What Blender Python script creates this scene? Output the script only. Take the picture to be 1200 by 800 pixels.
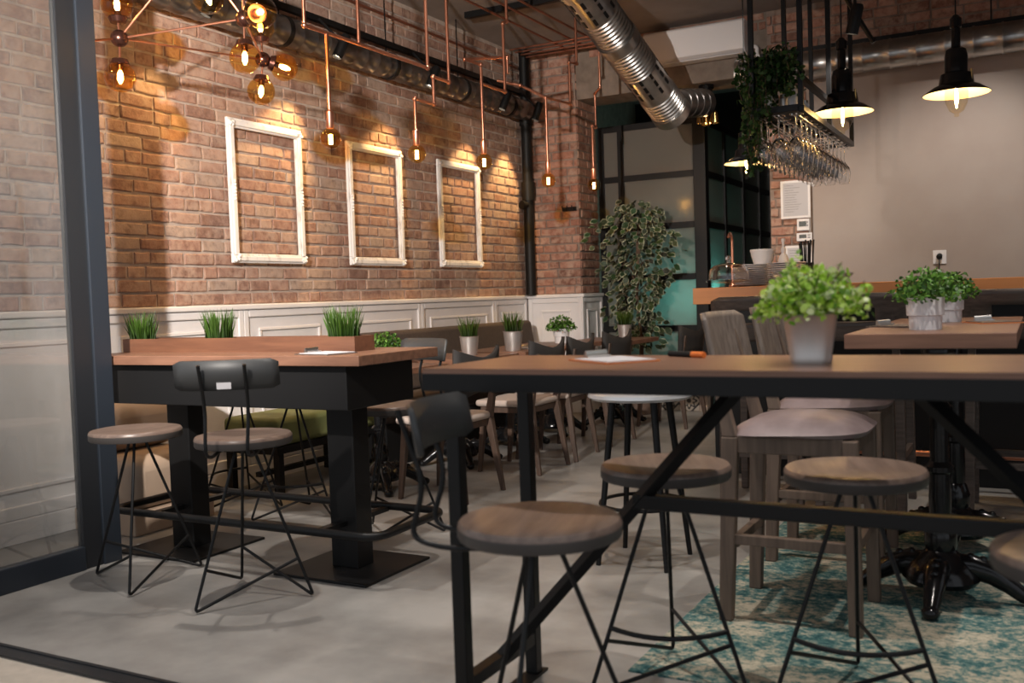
import bpy, math, random
from mathutils import Vector, Matrix
random.seed(7)
PI = math.pi
scene = bpy.context.scene
COL = scene.collection
for o in list(bpy.data.objects): bpy.data.objects.remove(o, do_unlink=True)

# ------------------------------------------------------------------ camera
H = 1.15; F = 1136.15
RM = Matrix(((0.8786, 0.0076, 0.4775), (0.4763, 0.0564, -0.8775), (-0.0336, 0.9984, 0.0459)))
_x = Vector((RM[0][0], RM[1][0], RM[2][0])).normalized()
_y = Vector((RM[0][1], RM[1][1], RM[2][1])); _y = (_y - _x * _y.dot(_x)).normalized()
_z = _x.cross(_y)
R3 = Matrix((_x, _y, _z)).transposed()
CAMP = Vector((0, 0, H))
cd = bpy.data.cameras.new('camera'); cam = bpy.data.objects.new('camera', cd); COL.objects.link(cam)
cam.matrix_world = Matrix.Translation(CAMP) @ R3.to_4x4()
cd.sensor_width = 36; cd.lens = F * 36 / 1200; cd.clip_start = 0.05
cd.dof.use_dof = True; cd.dof.focus_distance = 5.4; cd.dof.aperture_fstop = 3.0
scene.camera = cam
def ray(x, y): return R3 @ Vector((x - 600, 400 - y, -F))
def onz(x, y, z): d = ray(x, y); return CAMP + d * ((z - H) / d.z)
def onx(x, y, X): d = ray(x, y); return CAMP + d * (X / d.x)
def ony(x, y, Y): d = ray(x, y); return CAMP + d * (Y / d.y)
def atd(x, y, depth): return CAMP + ray(x, y) * (depth / F)

# ------------------------------------------------------------------ world and exposure
w = bpy.data.worlds.new('world'); scene.world = w; w.use_nodes = True
bg = w.node_tree.nodes['Background']; bg.inputs[0].default_value = (0.90, 0.94, 1.0, 1); bg.inputs[1].default_value = 0.62
scene.cycles.transparent_max_bounces = 40
vs = scene.view_settings
vs.view_transform = 'Standard'; vs.look = 'None'; vs.gamma = 1.0; vs.exposure = 0.0; vs.use_curve_mapping = False

# ------------------------------------------------------------------ lamps' power
P_TERRACE = 1150; P_CEIL = 150; P_WALL = 85; P_PEND = 4.0; P_GLOBE = 4.5; P_SHADE = 11.0
WARM = (1.0, 0.60, 0.24); NEUT = (1.0, 0.92, 0.84)

# ------------------------------------------------------------------ materials
MATS = {}
def _nodes(name):
    m = bpy.data.materials.new(name); m.use_nodes = True
    nt = m.node_tree; b = nt.nodes['Principled BSDF']; MATS[name] = m
    return m, nt, b
def _noise(nt, scale, detail=4, stretch=None, coord='Object', rough=0.55):
    tc = nt.nodes.new('ShaderNodeTexCoord'); mp = nt.nodes.new('ShaderNodeMapping')
    if stretch: mp.inputs['Scale'].default_value = stretch
    nt.links.new(tc.outputs[coord], mp.inputs[0])
    n = nt.nodes.new('ShaderNodeTexNoise'); n.inputs['Scale'].default_value = scale; n.inputs['Detail'].default_value = detail
    n.inputs['Roughness'].default_value = rough
    nt.links.new(mp.outputs[0], n.inputs['Vector'])
    return n
def _ramp(nt, fac, stops):
    r = nt.nodes.new('ShaderNodeValToRGB'); e = r.color_ramp.elements
    while len(e) < len(stops): e.new(0.5)
    for k, (p, c) in enumerate(stops): e[k].position = p; e[k].color = (c[0], c[1], c[2], 1)
    nt.links.new(fac, r.inputs[0]); return r
def _bump(nt, b, fac, strength, dist=0.01):
    bp = nt.nodes.new('ShaderNodeBump'); bp.inputs['Strength'].default_value = strength; bp.inputs['Distance'].default_value = dist
    nt.links.new(fac, bp.inputs['Height']); nt.links.new(bp.outputs[0], b.inputs['Normal'])
def mat(name, c1, rough=0.5, metal=0.0, c2=None, scale=8, detail=5, stretch=None, bump=0.0, coord='Object', spread=(0.35, 0.68), spec=None):
    m, nt, b = _nodes(name)
    b.inputs['Base Color'].default_value = (*c1, 1); b.inputs['Roughness'].default_value = rough; b.inputs['Metallic'].default_value = metal
    if spec is not None: b.inputs['Specular IOR Level'].default_value = spec
    if c2 is not None or bump:
        n = _noise(nt, scale, detail, stretch, coord)
        if c2 is not None:
            r = _ramp(nt, n.outputs[0], [(spread[0], c1), (spread[1], c2)]); nt.links.new(r.outputs[0], b.inputs['Base Color'])
        if bump: _bump(nt, b, n.outputs[0], bump)
    return m
def emit(name, col, strength):
    m, nt, b = _nodes(name); b.inputs['Base Color'].default_value = (*col, 1)
    b.inputs['Emission Color'].default_value = (*col, 1); b.inputs['Emission Strength'].default_value = strength
    return m
def thin_glass(name, tint, refl=1.0, rough=0.02, ior=1.5):
    m, nt, b = _nodes(name); nt.nodes.remove(b)
    out = nt.nodes['Material Output']; tr = nt.nodes.new('ShaderNodeBsdfTransparent'); tr.inputs[0].default_value = (*tint, 1)
    gl = nt.nodes.new('ShaderNodeBsdfGlossy'); gl.inputs['Roughness'].default_value = rough; gl.inputs[0].default_value = (refl, refl, refl, 1)
    fr = nt.nodes.new('ShaderNodeFresnel'); fr.inputs[0].default_value = ior
    mx = nt.nodes.new('ShaderNodeMixShader')
    ge = nt.nodes.new('ShaderNodeNewGeometry'); iv = nt.nodes.new('ShaderNodeMath'); iv.operation = 'SUBTRACT'; iv.inputs[0].default_value = 1; nt.links.new(ge.outputs['Backfacing'], iv.inputs[1])
    pr = nt.nodes.new('ShaderNodeMath'); pr.operation = 'MULTIPLY'; nt.links.new(fr.outputs[0], pr.inputs[0]); nt.links.new(iv.outputs[0], pr.inputs[1])
    nt.links.new(pr.outputs[0], mx.inputs[0]); nt.links.new(tr.outputs[0], mx.inputs[1]); nt.links.new(gl.outputs[0], mx.inputs[2]); nt.links.new(mx.outputs[0], out.inputs[0])
    return m
def wood(name, c1, c2, rough=0.45, scale=5, axis='x', bump=0.08):
    st = {'x': (0.8, 9, 9), 'y': (9, 0.8, 9), 'z': (9, 9, 0.8)}[axis]
    return mat(name, c1, rough, 0, c2, scale, 8, st, bump)
def col_mat(name, rough=0.5, spec=0.3, transl=0.0):
    m, nt, b = _nodes(name); a = nt.nodes.new('ShaderNodeAttribute'); a.attribute_name = 'Col'
    nt.links.new(a.outputs['Color'], b.inputs['Base Color']); b.inputs['Roughness'].default_value = rough; b.inputs['Specular IOR Level'].default_value = spec
    if transl:
        tl = nt.nodes.new('ShaderNodeBsdfTranslucent'); nt.links.new(a.outputs['Color'], tl.inputs[0]); mx = nt.nodes.new('ShaderNodeMixShader'); mx.inputs[0].default_value = transl
        nt.links.new(b.outputs[0], mx.inputs[1]); nt.links.new(tl.outputs[0], mx.inputs[2]); nt.links.new(mx.outputs[0], nt.nodes['Material Output'].inputs[0])
    return m
def brick_mat(name, use_attr, tones):
    m, nt, b = _nodes(name)
    if use_attr:
        a = nt.nodes.new('ShaderNodeAttribute'); a.attribute_name = 'Col'; rnd = a.outputs['Fac']
    else:
        a = nt.nodes.new('ShaderNodeObjectInfo'); rnd = a.outputs['Random']
    r = _ramp(nt, rnd, tones)
    geo = nt.nodes.new('ShaderNodeNewGeometry')
    n = nt.nodes.new('ShaderNodeTexNoise'); n.inputs['Scale'].default_value = 18; n.inputs['Detail'].default_value = 7; n.inputs['Roughness'].default_value = 0.65
    nt.links.new(geo.outputs['Position'], n.inputs['Vector'])
    # pale mortar smears and darker burnt blotches across the brick faces
    r2 = _ramp(nt, n.outputs[0], [(0.30, (0.62, 0.60, 0.60)), (0.50, (1, 1, 1)), (0.66, (1.08, 1.08, 1.08)), (0.78, (1.25, 1.4, 1.5))])
    mu = nt.nodes.new('ShaderNodeMix'); mu.data_type = 'RGBA'; mu.blend_type = 'MULTIPLY'; mu.inputs[0].default_value = 1
    nt.links.new(r.outputs[0], mu.inputs[6]); nt.links.new(r2.outputs[0], mu.inputs[7])
    n3 = nt.nodes.new('ShaderNodeTexNoise'); n3.inputs['Scale'].default_value = 9; n3.inputs['Detail'].default_value = 9; n3.inputs['Roughness'].default_value = 0.7; nt.links.new(geo.outputs['Position'], n3.inputs['Vector'])
    r3 = _ramp(nt, n3.outputs[0], [(0.46, (0, 0, 0)), (0.66, (0.75, 0.75, 0.75))])
    sm = nt.nodes.new('ShaderNodeMix'); sm.data_type = 'RGBA'; nt.links.new(r3.outputs[0], sm.inputs[0]); nt.links.new(mu.outputs[2], sm.inputs[6]); sm.inputs[7].default_value = (0.45, 0.335, 0.265, 1)
    nt.links.new(sm.outputs[2], b.inputs['Base Color'])
    b.inputs['Roughness'].default_value = 0.85; b.inputs['Specular IOR Level'].default_value = 0.25
    _bump(nt, b, n.outputs[0], 0.6, 0.012)
    return m
TONES = [(0.0, (0.25, 0.15, 0.115)), (0.25, (0.345, 0.20, 0.15)), (0.5, (0.40, 0.245, 0.185)), (0.75, (0.44, 0.29, 0.22)), (1.0, (0.39, 0.295, 0.24))]
brick_mat('brick', False, TONES); brick_mat('brick_far', True, TONES)
TONES2 = [(0.0, (0.22, 0.115, 0.085)), (0.5, (0.35, 0.17, 0.12)), (1.0, (0.42, 0.235, 0.175))]
brick_mat('brick_red', False, TONES2)
mat('mortar', (0.50, 0.42, 0.36), 0.95, 0, (0.38, 0.30, 0.255), 14, 6, bump=0.7)
mat('mortar_dark', (0.30, 0.23, 0.19), 0.95, 0, (0.20, 0.15, 0.125), 10, 6, bump=0.6)
mat('concrete', (0.36, 0.345, 0.325), 0.36, 0, (0.165, 0.157, 0.148), 1.9, 12, bump=0.03, spread=(0.38, 0.66))
mat('stone_outside', (0.50, 0.44, 0.37), 0.7, 0, (0.42, 0.37, 0.31), 20, 6)
mat('ceiling_concrete', (0.30, 0.26, 0.24), 0.9, 0, (0.20, 0.172, 0.158), 1.5, 7, bump=0.15)
mat('plaster', (0.39, 0.335, 0.30), 0.8, 0, (0.325, 0.262, 0.228), 1.1, 8, bump=0.06)
mat('rough_plaster', (0.24, 0.19, 0.155), 0.95, 0, (0.16, 0.125, 0.10), 9, 8, bump=0.7)
mat('white_paint', (0.80, 0.77, 0.765), 0.5, 0, (0.75, 0.72, 0.715), 5, 4)
mat('white_worn', (0.86, 0.84, 0.82), 0.55, 0, (0.55, 0.51, 0.47), 16, 8, (1, 1, 0.4), 0.12, spread=(0.55, 0.75))
mat('door_blue', (0.020, 0.026, 0.036), 0.4, 0.1)
mat('door_dark', (0.018, 0.020, 0.024), 0.4, 0.2)
thin_glass('pane_glass', (0.80, 0.80, 0.80), 0.9, 0.03, 2.0)
def crystal():
    m, nt, b = _nodes('crystal'); nt.nodes.remove(b); g = nt.nodes.new('ShaderNodeBsdfGlass'); g.inputs['IOR'].default_value = 1.5; g.inputs['Roughness'].default_value = 0.0
    nt.links.new(g.outputs[0], nt.nodes['Material Output'].inputs[0])
crystal()
def hazy_glass():
    m = thin_glass('hazy_glass', (0.72, 0.73, 0.73), 1.0, 0.04, 2.1); nt = m.node_tree; out = nt.nodes['Material Output']
    src = out.inputs[0].links[0].from_socket; df = nt.nodes.new('ShaderNodeBsdfDiffuse'); df.inputs[0].default_value = (0.75, 0.75, 0.75, 1)  # pale haze painted into the pane for its veil of reflections
    mx = nt.nodes.new('ShaderNodeMixShader'); n = _noise(nt, 2.5, 5, (1, 1, .35)); r = _ramp(nt, n.outputs[0], [(0.35, (.015, .015, .015)), (0.75, (.075, .075, .075))])
    nt.links.new(r.outputs[0], mx.inputs[0]); nt.links.new(src, mx.inputs[1]); nt.links.new(df.outputs[0], mx.inputs[2]); nt.links.new(mx.outputs[0], out.inputs[0])
hazy_glass()
thin_glass('clear_glass', (0.93, 0.92, 0.91), 1.0, 0.03, 2.0)
thin_glass('amber_glass', (0.97, 0.74, 0.36), 1.0, 0.02, 1.6)
thin_glass('bulb_glass', (0.96, 0.74, 0.38), 1.0, 0.02, 1.6)
thin_glass('lamp_glass', (0.99, 0.92, 0.78), 1.0, 0.02, 1.5)
emit('filament', (1.0, 0.66, 0.26), 60); emit('filament_soft', (1.0, 0.68, 0.30), 45)
emit('spot_lens', (1.0, 0.82, 0.6), 14)
wood('table_wood', (0.235, 0.118, 0.075), (0.15, 0.073, 0.046), 0.34, 4, 'x')
wood('planter_wood', (0.16, 0.068, 0.036), (0.105, 0.043, 0.023), 0.5, 4, 'x')
wood('seat_wood', (0.20, 0.142, 0.113), (0.12, 0.082, 0.066), 0.33, 5, 'x')
wood('chair_wood', (0.098, 0.060, 0.043), (0.058, 0.036, 0.026), 0.5, 5, 'z')
wood('grey_wood', (0.185, 0.148, 0.124), (0.09, 0.07, 0.058), 0.5, 7, 'z')
wood('barchair_wood', (0.15, 0.104, 0.077), (0.092, 0.063, 0.047), 0.5, 5, 'z')
wood('dark_wood', (0.11, 0.083, 0.07), (0.05, 0.037, 0.031), 0.45, 6, 'x')
wood('orange_wood', (0.60, 0.235, 0.07), (0.50, 0.185, 0.052), 0.35, 2, 'x', 0.02)
mat('black_steel', (0.009, 0.009, 0.0095), 0.42, 0.3, spec=0.35)
mat('black_satin', (0.008, 0.008, 0.0085), 0.5, 0.0, spec=0.25)
mat('black_iron', (0.010, 0.010, 0.011), 0.16, 0.3, bump=0.1, scale=30)
mat('black_fabric', (0.022, 0.02, 0.02), 0.8)
mat('dark_grey_panel', (0.035, 0.036, 0.037), 0.45)
mat('seat_edge', (0.052, 0.045, 0.042), 0.5)
mat('brown_fabric', (0.070, 0.053, 0.046), 0.9, 0, (0.055, 0.041, 0.036), 40, 3)
mat('green_velvet', (0.15, 0.16, 0.055), 0.8, 0, (0.09, 0.105, 0.033), 5, 4)
mat('beige_leather', (0.42, 0.315, 0.235), 0.55, 0, (0.37, 0.275, 0.205), 4, 3)
mat('cream_fabric', (0.42, 0.35, 0.31), 0.8)
mat('taupe_leather', (0.25, 0.195, 0.195), 0.42, 0, (0.16, 0.12, 0.12), 7, 6, bump=0.12)
mat('copper', (0.66, 0.29, 0.185), 0.28, 0.95)
mat('copper_dull', (0.38, 0.16, 0.105), 0.42, 0.85)
mat('bronze', (0.13, 0.055, 0.04), 0.25, 0.85)
mat('galvanised', (0.50, 0.48, 0.46), 0.28, 0.95, (0.30, 0.29, 0.28), 6, 5)
mat('galvanised_dark', (0.27, 0.255, 0.245), 0.3, 0.9, (0.15, 0.14, 0.135), 5, 5)
mat('bright_steel', (0.62, 0.60, 0.58), 0.28, 1.0)
mat('zinc_pot', (0.62, 0.59, 0.57), 0.38, 0.75, (0.52, 0.49, 0.47), 4, 4)
mat('pale_steel', (0.55, 0.57, 0.60), 0.3, 0.4)
mat('white_ceramic', (0.70, 0.68, 0.69), 0.35)
mat('white_plastic', (0.74, 0.71, 0.71), 0.45)
mat('paper', (0.50, 0.485, 0.50), 0.8)
mat('orange_board', (0.62, 0.20, 0.055), 0.5)
mat('orange_plastic', (0.75, 0.18, 0.03), 0.4)
mat('grey_line', (0.28, 0.27, 0.28), 0.8)
mat('lcd', (0.03, 0.035, 0.03), 0.3)
mat('brass', (0.75, 0.50, 0.2), 0.25, 1.0)
mat('shade_inside', (0.80, 0.76, 0.66), 0.5)
mat('soil', (0.03, 0.02, 0.014), 0.95)
mat('trunk', (0.15, 0.095, 0.06), 0.9, 0, (0.08, 0.05, 0.035), 30, 4)
mat('terracotta', (0.16, 0.11, 0.085), 0.8)
mat('dark_wall', (0.022, 0.021, 0.022), 0.85)
mat('teal_wall', (0.10, 0.36, 0.32), 0.7)
col_mat('leaves', 0.45, 0.4, 0.35); col_mat('leaves_dark', 0.45, 0.3)
def frosted():
    m, nt, b = _nodes('frosted_glass'); out = nt.nodes['Material Output']
    b.inputs['Base Color'].default_value = (0.20, 0.165, 0.145, 1); b.inputs['Roughness'].default_value = 0.14
    t = nt.nodes.new('ShaderNodeBsdfTranslucent'); t.inputs[0].default_value = (0.50, 0.78, 0.74, 1)
    mx = nt.nodes.new('ShaderNodeMixShader'); mx.inputs[0].default_value = 0.35
    nt.links.new(b.outputs[0], mx.inputs[1]); nt.links.new(t.outputs[0], mx.inputs[2]); nt.links.new(mx.outputs[0], out.inputs[0])
frosted()
def rug_mat():
    m, nt, b = _nodes('rug_pile'); b.inputs['Roughness'].default_value = 0.95; b.inputs['Specular IOR Level'].default_value = 0.1
    n1 = _noise(nt, 4.0, 10, (1, 1, 1), rough=0.8); n2 = _noise(nt, 26, 10, (1, 1.25, 1), rough=0.85)
    mx = nt.nodes.new('ShaderNodeMix'); mx.data_type = 'FLOAT'; mx.inputs[0].default_value = 0.55
    nt.links.new(n1.outputs[0], mx.inputs[2]); nt.links.new(n2.outputs[0], mx.inputs[3])
    r = _ramp(nt, mx.outputs[0], [(0.40, (0.015, 0.05, 0.06)), (0.46, (0.045, 0.12, 0.125)), (0.497, (0.13, 0.21, 0.19)), (0.525, (0.38, 0.35, 0.27)), (0.62, (0.58, 0.52, 0.41))])
    nt.links.new(r.outputs[0], b.inputs['Base Color']); _bump(nt, b, n2.outputs[0], 0.4, 0.01)
rug_mat()
def tile_mat():
    m, nt, b = _nodes('patterned_tile'); b.inputs['Roughness'].default_value = 0.3
    tc = nt.nodes.new('ShaderNodeTexCoord'); sp = nt.nodes.new('ShaderNodeSeparateXYZ'); nt.links.new(tc.outputs['Object'], sp.inputs[0])
    def mth(op, a, bb=None):
        n = nt.nodes.new('ShaderNodeMath'); n.operation = op
        for k, v in enumerate((a, bb)):
            if v is None: continue
            if isinstance(v, (int, float)): n.inputs[k].default_value = v
            else: nt.links.new(v, n.inputs[k])
        return n.outputs[0]
    x, z = sp.outputs[0], sp.outputs[2]
    ang = mth('ARCTAN2', z, x); rr = mth('SQRT', mth('ADD', mth('MULTIPLY', x, x), mth('MULTIPLY', z, z)))
    petal = mth('ADD', mth('MULTIPLY', mth('COSINE', mth('MULTIPLY', ang, 8)), 0.014), 0.06)
    ring = mth('LESS_THAN', mth('ABSOLUTE', mth('SUBTRACT', rr, petal)), 0.011)
    core = mth('LESS_THAN', rr, 0.022)
    diam = mth('LESS_THAN', mth('ABSOLUTE', mth('SUBTRACT', mth('ADD', mth('ABSOLUTE', x), mth('ABSOLUTE', z)), 0.125)), 0.012)
    fac = mth('MAXIMUM', mth('MAXIMUM', ring, core), diam)
    r = _ramp(nt, fac, [(0.45, (0.33, 0.285, 0.24)), (0.55, (0.03, 0.027, 0.026))]); nt.links.new(r.outputs[0], b.inputs['Base Color'])
tile_mat()
M = MATS

# ------------------------------------------------------------------ mesh builder
class B:
    def __init__(s): s.v = []; s.f = []; s.c = None; s.mi = []; s.cur = 0
    def add(s, vs_, fs, col=None):
        o = len(s.v); s.v += [tuple(q) for q in vs_]
        s.f += [tuple(i + o for i in q) for q in fs]; s.mi += [s.cur] * len(fs)
        if col is not None:
            if s.c is None: s.c = [(0, 0, 0, 1)] * o
            if len(col) == len(vs_) and hasattr(col[0], '__len__'): s.c += [(*q, 1) for q in col]
            else: s.c += [(*col, 1)] * len(vs_)
        return s
    def box(s, x0, x1, y0, y1, z0, z1, mtx=None):
        vs_ = [Vector((x, y, z)) for z in (z0, z1) for y in (y0, y1) for x in (x0, x1)]
        if mtx: vs_ = [mtx @ q for q in vs_]
        return s.add(vs_, [(0, 2, 3, 1), (4, 5, 7, 6), (0, 1, 5, 4), (2, 6, 7, 3), (0, 4, 6, 2), (1, 3, 7, 5)])
    def taper(s, p0, p1, a0, b0, a1, b1):
        """four-sided post from p0 to p1, half sizes a (x) and b (y)"""
        p0, p1 = Vector(p0), Vector(p1); vs_ = []
        for p, a, b in ((p0, a0, b0), (p1, a1, b1)):
            vs_ += [p + Vector(q) for q in ((-a, -b, 0), (a, -b, 0), (a, b, 0), (-a, b, 0))]
        return s.add(vs_, [(3, 2, 1, 0), (4, 5, 6, 7)] + [(k, (k + 1) % 4, 4 + (k + 1) % 4, 4 + k) for k in range(4)])
    def tube(s, pts, r, n=10, closed=False, caps=True):
        pts = [Vector(p) for p in pts]; N = len(pts); rs = r if hasattr(r, '__len__') else [r] * N
        T = []
        for i in range(N):
            a = pts[(i - 1) % N] if (closed or i) else pts[0]; b = pts[(i + 1) % N] if (closed or i < N - 1) else pts[-1]
            d1 = (pts[i] - a); d2 = (b - pts[i]); d = (d1.normalized() if d1.length > 1e-9 else Vector()) + (d2.normalized() if d2.length > 1e-9 else Vector())
            T.append(d.normalized())
        up = Vector((0, 0, 1)) if abs(T[0].z) < 0.9 else Vector((1, 0, 0))
        u = (up - T[0] * up.dot(T[0])).normalized(); vs_ = []
        for i in range(N):
            u = (u - T[i] * u.dot(T[i])).normalized(); w_ = T[i].cross(u)
            vs_ += [pts[i] + (u * math.cos(2 * PI * k / n) + w_ * math.sin(2 * PI * k / n)) * rs[i] for k in range(n)]
        fs = []
        for i in range(N if closed else N - 1):
            j = (i + 1) % N
            fs += [(i * n + k, i * n + (k + 1) % n, j * n + (k + 1) % n, j * n + k) for k in range(n)]
        if caps and not closed: fs += [tuple(range(n - 1, -1, -1)), tuple(range((N - 1) * n, N * n))]
        return s.add(vs_, fs)
    def lathe(s, prof, n=20, c=(0, 0, 0), mtx=None, caps=True):
        """profile (radius, height) about local z"""
        vs_ = []; N = len(prof)
        for r, z in prof:
            for k in range(n):
                q = Vector((r * math.cos(2 * PI * k / n), r * math.sin(2 * PI * k / n), z)) + Vector(c)
                vs_.append(mtx @ q if mtx else q)
        fs = [(i * n + k, i * n + (k + 1) % n, (i + 1) * n + (k + 1) % n, (i + 1) * n + k) for i in range(N - 1) for k in range(n)]
        if caps:
            if prof[0][0] > 1e-4: fs.append(tuple(range(n - 1, -1, -1)))
            if prof[-1][0] > 1e-4: fs.append(tuple(range((N - 1) * n, N * n)))
        return s.add(vs_, fs)
    def sphere(s, c, r, n=18, m=12, zs=1.0, a0=0.0, a1=PI):
        return s.lathe([(max(1e-5, r * math.sin(a0 + (a1 - a0) * i / m)), -r * zs * math.cos(a0 + (a1 - a0) * i / m)) for i in range(m + 1)], n, c, caps=False)
    def build(s, name, m, parent=None, smooth=True, bevel=0, loc=None, segs=2):
        me = bpy.data.meshes.new(name); me.from_pydata(s.v, [], s.f)
        ms = m if isinstance(m, (list, tuple)) else [m]
        for q in ms: me.materials.append(M[q])
        if len(ms) > 1: me.polygons.foreach_set('material_index', s.mi)
        if s.c:
            a = me.color_attributes.new('Col', 'FLOAT_COLOR', 'POINT'); a.data.foreach_set('color', [x for q in s.c for x in q])
        me.update()
        if smooth:
            me.polygons.foreach_set('use_smooth', [True] * len(me.polygons)); me.set_sharp_from_angle(angle=math.radians(38))
        o = bpy.data.objects.new(name, me); COL.objects.link(o)
        if parent: o.parent = parent
        if loc is not None: o.location = loc
        if bevel:
            bm = o.modifiers.new('bevel', 'BEVEL'); bm.width = bevel; bm.segments = segs; bm.limit_method = 'ANGLE'; bm.angle_limit = math.radians(50)
        return o
def tag(o, label, cat, group=None):
    o['label'] = label; o['category'] = cat
    if group: o['group'] = group
    return o
def struct(o): o['kind'] = 'structure'; return o
def stuff(o): o['kind'] = 'stuff'; return o
def thing(name, label, cat, loc=(0, 0, 0), rz=0, group=None):
    o = bpy.data.objects.new(name, None); COL.objects.link(o); o.empty_display_size = 0.1
    o.location = loc; o.rotation_euler = (0, 0, rz)
    return tag(o, label, cat, group)
KIDS = {}
def copy_tree(o, parent=None, loc=None, rz=None, label=None):
    c = o.copy(); COL.objects.link(c)
    if parent: c.parent = parent
    if loc is not None: c.location = loc
    if rz is not None: c.rotation_euler = (0, 0, rz)
    if label: c['label'] = label
    if o.name not in KIDS: KIDS[o.name] = list(o.children)
    for ch in KIDS[o.name]: copy_tree(ch, c)
    return c
def light(kind, name, loc, power, col, parent=None, size=0.03, aim=None, spot=None, blend=0.6):
    l = bpy.data.lights.new(name, kind); l.energy = power; l.color = col; l.shadow_soft_size = size
    o = bpy.data.objects.new(name, l); COL.objects.link(o); o.location = loc
    if aim is not None: o.rotation_euler = (Vector(aim) - Vector(loc)).to_track_quat('-Z', 'Y').to_euler()
    if spot: l.spot_size = math.radians(spot); l.spot_blend = blend
    if parent: o.parent = parent
    return o
def rot_to(d): return Vector(d).to_track_quat('Z', 'Y').to_matrix().to_4x4()
def arc(pts, r=0.03, n=5):
    """round the corners of a polyline"""
    P = [Vector(p) for p in pts]; out = [P[0]]
    for i in range(1, len(P) - 1):
        a = (P[i - 1] - P[i]); b = (P[i + 1] - P[i]); rr = min(r, a.length * .45, b.length * .45)
        a = P[i] + a.normalized() * rr; b = P[i] + b.normalized() * rr
        for k in range(n + 1):
            t = k / n; out.append(a * (1 - t) ** 2 + P[i] * 2 * t * (1 - t) + b * t * t)
    out.append(P[-1]); return out

# ================================================================== THE SETTING
XW, YB, ZC = -4.5, 8.6, 3.55        # brick wall, back wall, ceiling
struct(B().box(-4.9, 3.2, 2.0, 12.0, -0.12, 0.0).build('floor', 'concrete', smooth=False))
struct(B().box(-9, 6, -5, 2.0, -0.14, -0.004).build('floor_outside', 'stone_outside', smooth=False))
tr = struct(B().box(-4.5, 3.0, 1.985, 2.005, 0.0, 0.006).box(-4.5, 3.0, 2.045, 2.06, 0.0, 0.006).box(-4.5, 3.0, 2.005, 2.045, 0.0, 0.002).build('trim_1', 'door_dark', smooth=False))
struct(B().box(-4.9, 3.2, 2.0, 12.0, ZC, ZC + 0.2).build('ceiling', 'ceiling_concrete', smooth=False))
struct(B().box(-4.9, 3.2, 2.0, 2.25, 2.95, ZC).build('wall_front', 'plaster', smooth=False))
wr = B()
for y0, y1, z0, z1 in ((2.25, 4.4, 0, ZC), (6.0, 6.6, 0, ZC), (8.2, 12.0, 0, ZC), (4.4, 6.0, 0, .8), (4.4, 6.0, 2.8, ZC), (6.6, 8.2, 0, .8), (6.6, 8.2, 2.8, ZC)): wr.box(3.0, 3.2, y0, y1, z0, z1)
struct(wr.build('wall_right', 'plaster', smooth=False))
for k, y0 in enumerate((4.4, 6.6)):  # windows added out of view to let fill daylight in from the right
    wn = struct(B().box(3.06, 3.12, y0, y0 + .06, .8, 2.8).box(3.06, 3.12, y0 + 1.54, y0 + 1.6, .8, 2.8).box(3.06, 3.12, y0 + .06, y0 + 1.54, .8, .86).box(3.06, 3.12, y0 + .06, y0 + 1.54, 2.74, 2.8).build('window_%d' % (k + 3), 'white_paint', smooth=False))
    B().box(3.07, 3.11, y0 + .77, y0 + .83, .86, 2.74).build('mullion', 'white_paint', wn, smooth=False)
    for q in (.06, .83): B().box(3.088, 3.092, y0 + q, y0 + q + .71, .86, 2.74).build('pane', 'pane_glass', wn, smooth=False)
struct(B().box(-4.9, 3.2, 11.8, 12.0, 0, ZC).build('wall_far', 'dark_wall', smooth=False))
wl = struct(B().box(-4.9, XW - 0.014, 2.0, 11.8, 0, ZC).build('wall_left', 'mortar', smooth=False))

def unit_brick(seed):
    rnd = random.Random(seed); j = lambda a: rnd.uniform(-a, a)
    # front faces +z local; x = length, y = height (unit), z = depth
    e = 0.5; ix, iy = 0.475, 0.40
    outer = [(-e + j(.012), -e + j(.05)), (j(.1), -e + j(.04)), (e + j(.012), -e + j(.05)), (e + j(.012), e + j(.05)), (j(.1), e + j(.04)), (-e + j(.012), e + j(.05))]
    inner = [(x * ix / e + j(.008), y * iy / e + j(.03)) for x, y in outer]
    v = [(x, y, -1.0) for x, y in outer] + [(x, y, 0.55 + j(.2)) for x, y in outer] + [(x, y, 1.0 + j(.12)) for x, y in inner]
    f = []
    for k in range(6):
        f += [(k, (k + 1) % 6, 6 + (k + 1) % 6, 6 + k), (6 + k, 6 + (k + 1) % 6, 12 + (k + 1) % 6, 12 + k)]
    f += [(12, 13, 16, 17), (13, 14, 15, 16)]
    return v, f
UB = [unit_brick(k) for k in range(14)]
UBM = {}
def brick_mesh(k, mname):
    if (k, mname) not in UBM:
        b = B(); b.add(*UB[k]); o = b.build('brick', mname, smooth=False); UBM[(k, mname)] = o.data; bpy.data.objects.remove(o)
    return UBM[(k, mname)]
def lay_bricks(u0, u1, z0, z1, course, rnd, skip=None, joint=0.014):
    """irregular old bond; returns (u centre, z centre, length, height)"""
    out = []; row = 0; z = z0
    while z + course * 0.6 < z1:
        u = u0 - rnd.uniform(0.0, 0.22)
        zz = z
        while u < u1:
            L = rnd.choice([0.25, 0.25, 0.25, 0.125, 0.125, 0.2]) + rnd.uniform(-0.015, 0.015)
            a, b = max(u, u0), min(u + L, u1)
            if b - a > 0.045: out.append(((a + b) / 2, zz + (course - joint) / 2, b - a - joint, (min(course, z1 - z) - joint) * rnd.uniform(0.92, 1.03)))
            u += L
        z += course
    return out
def place_bricks(parent, lst, to_world, mname, rnd, proud=0.010):
    for (u, z, L, h) in lst:
        o = bpy.data.objects.new('brick', brick_mesh(rnd.randrange(14), mname)); COL.objects.link(o); o.parent = parent
        o.matrix_world = to_world(u, z, rnd.uniform(-0.012, 0.012)) @ Matrix.Diagonal((L, h, proud * rnd.uniform(0.75, 1.35), 1))
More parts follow.
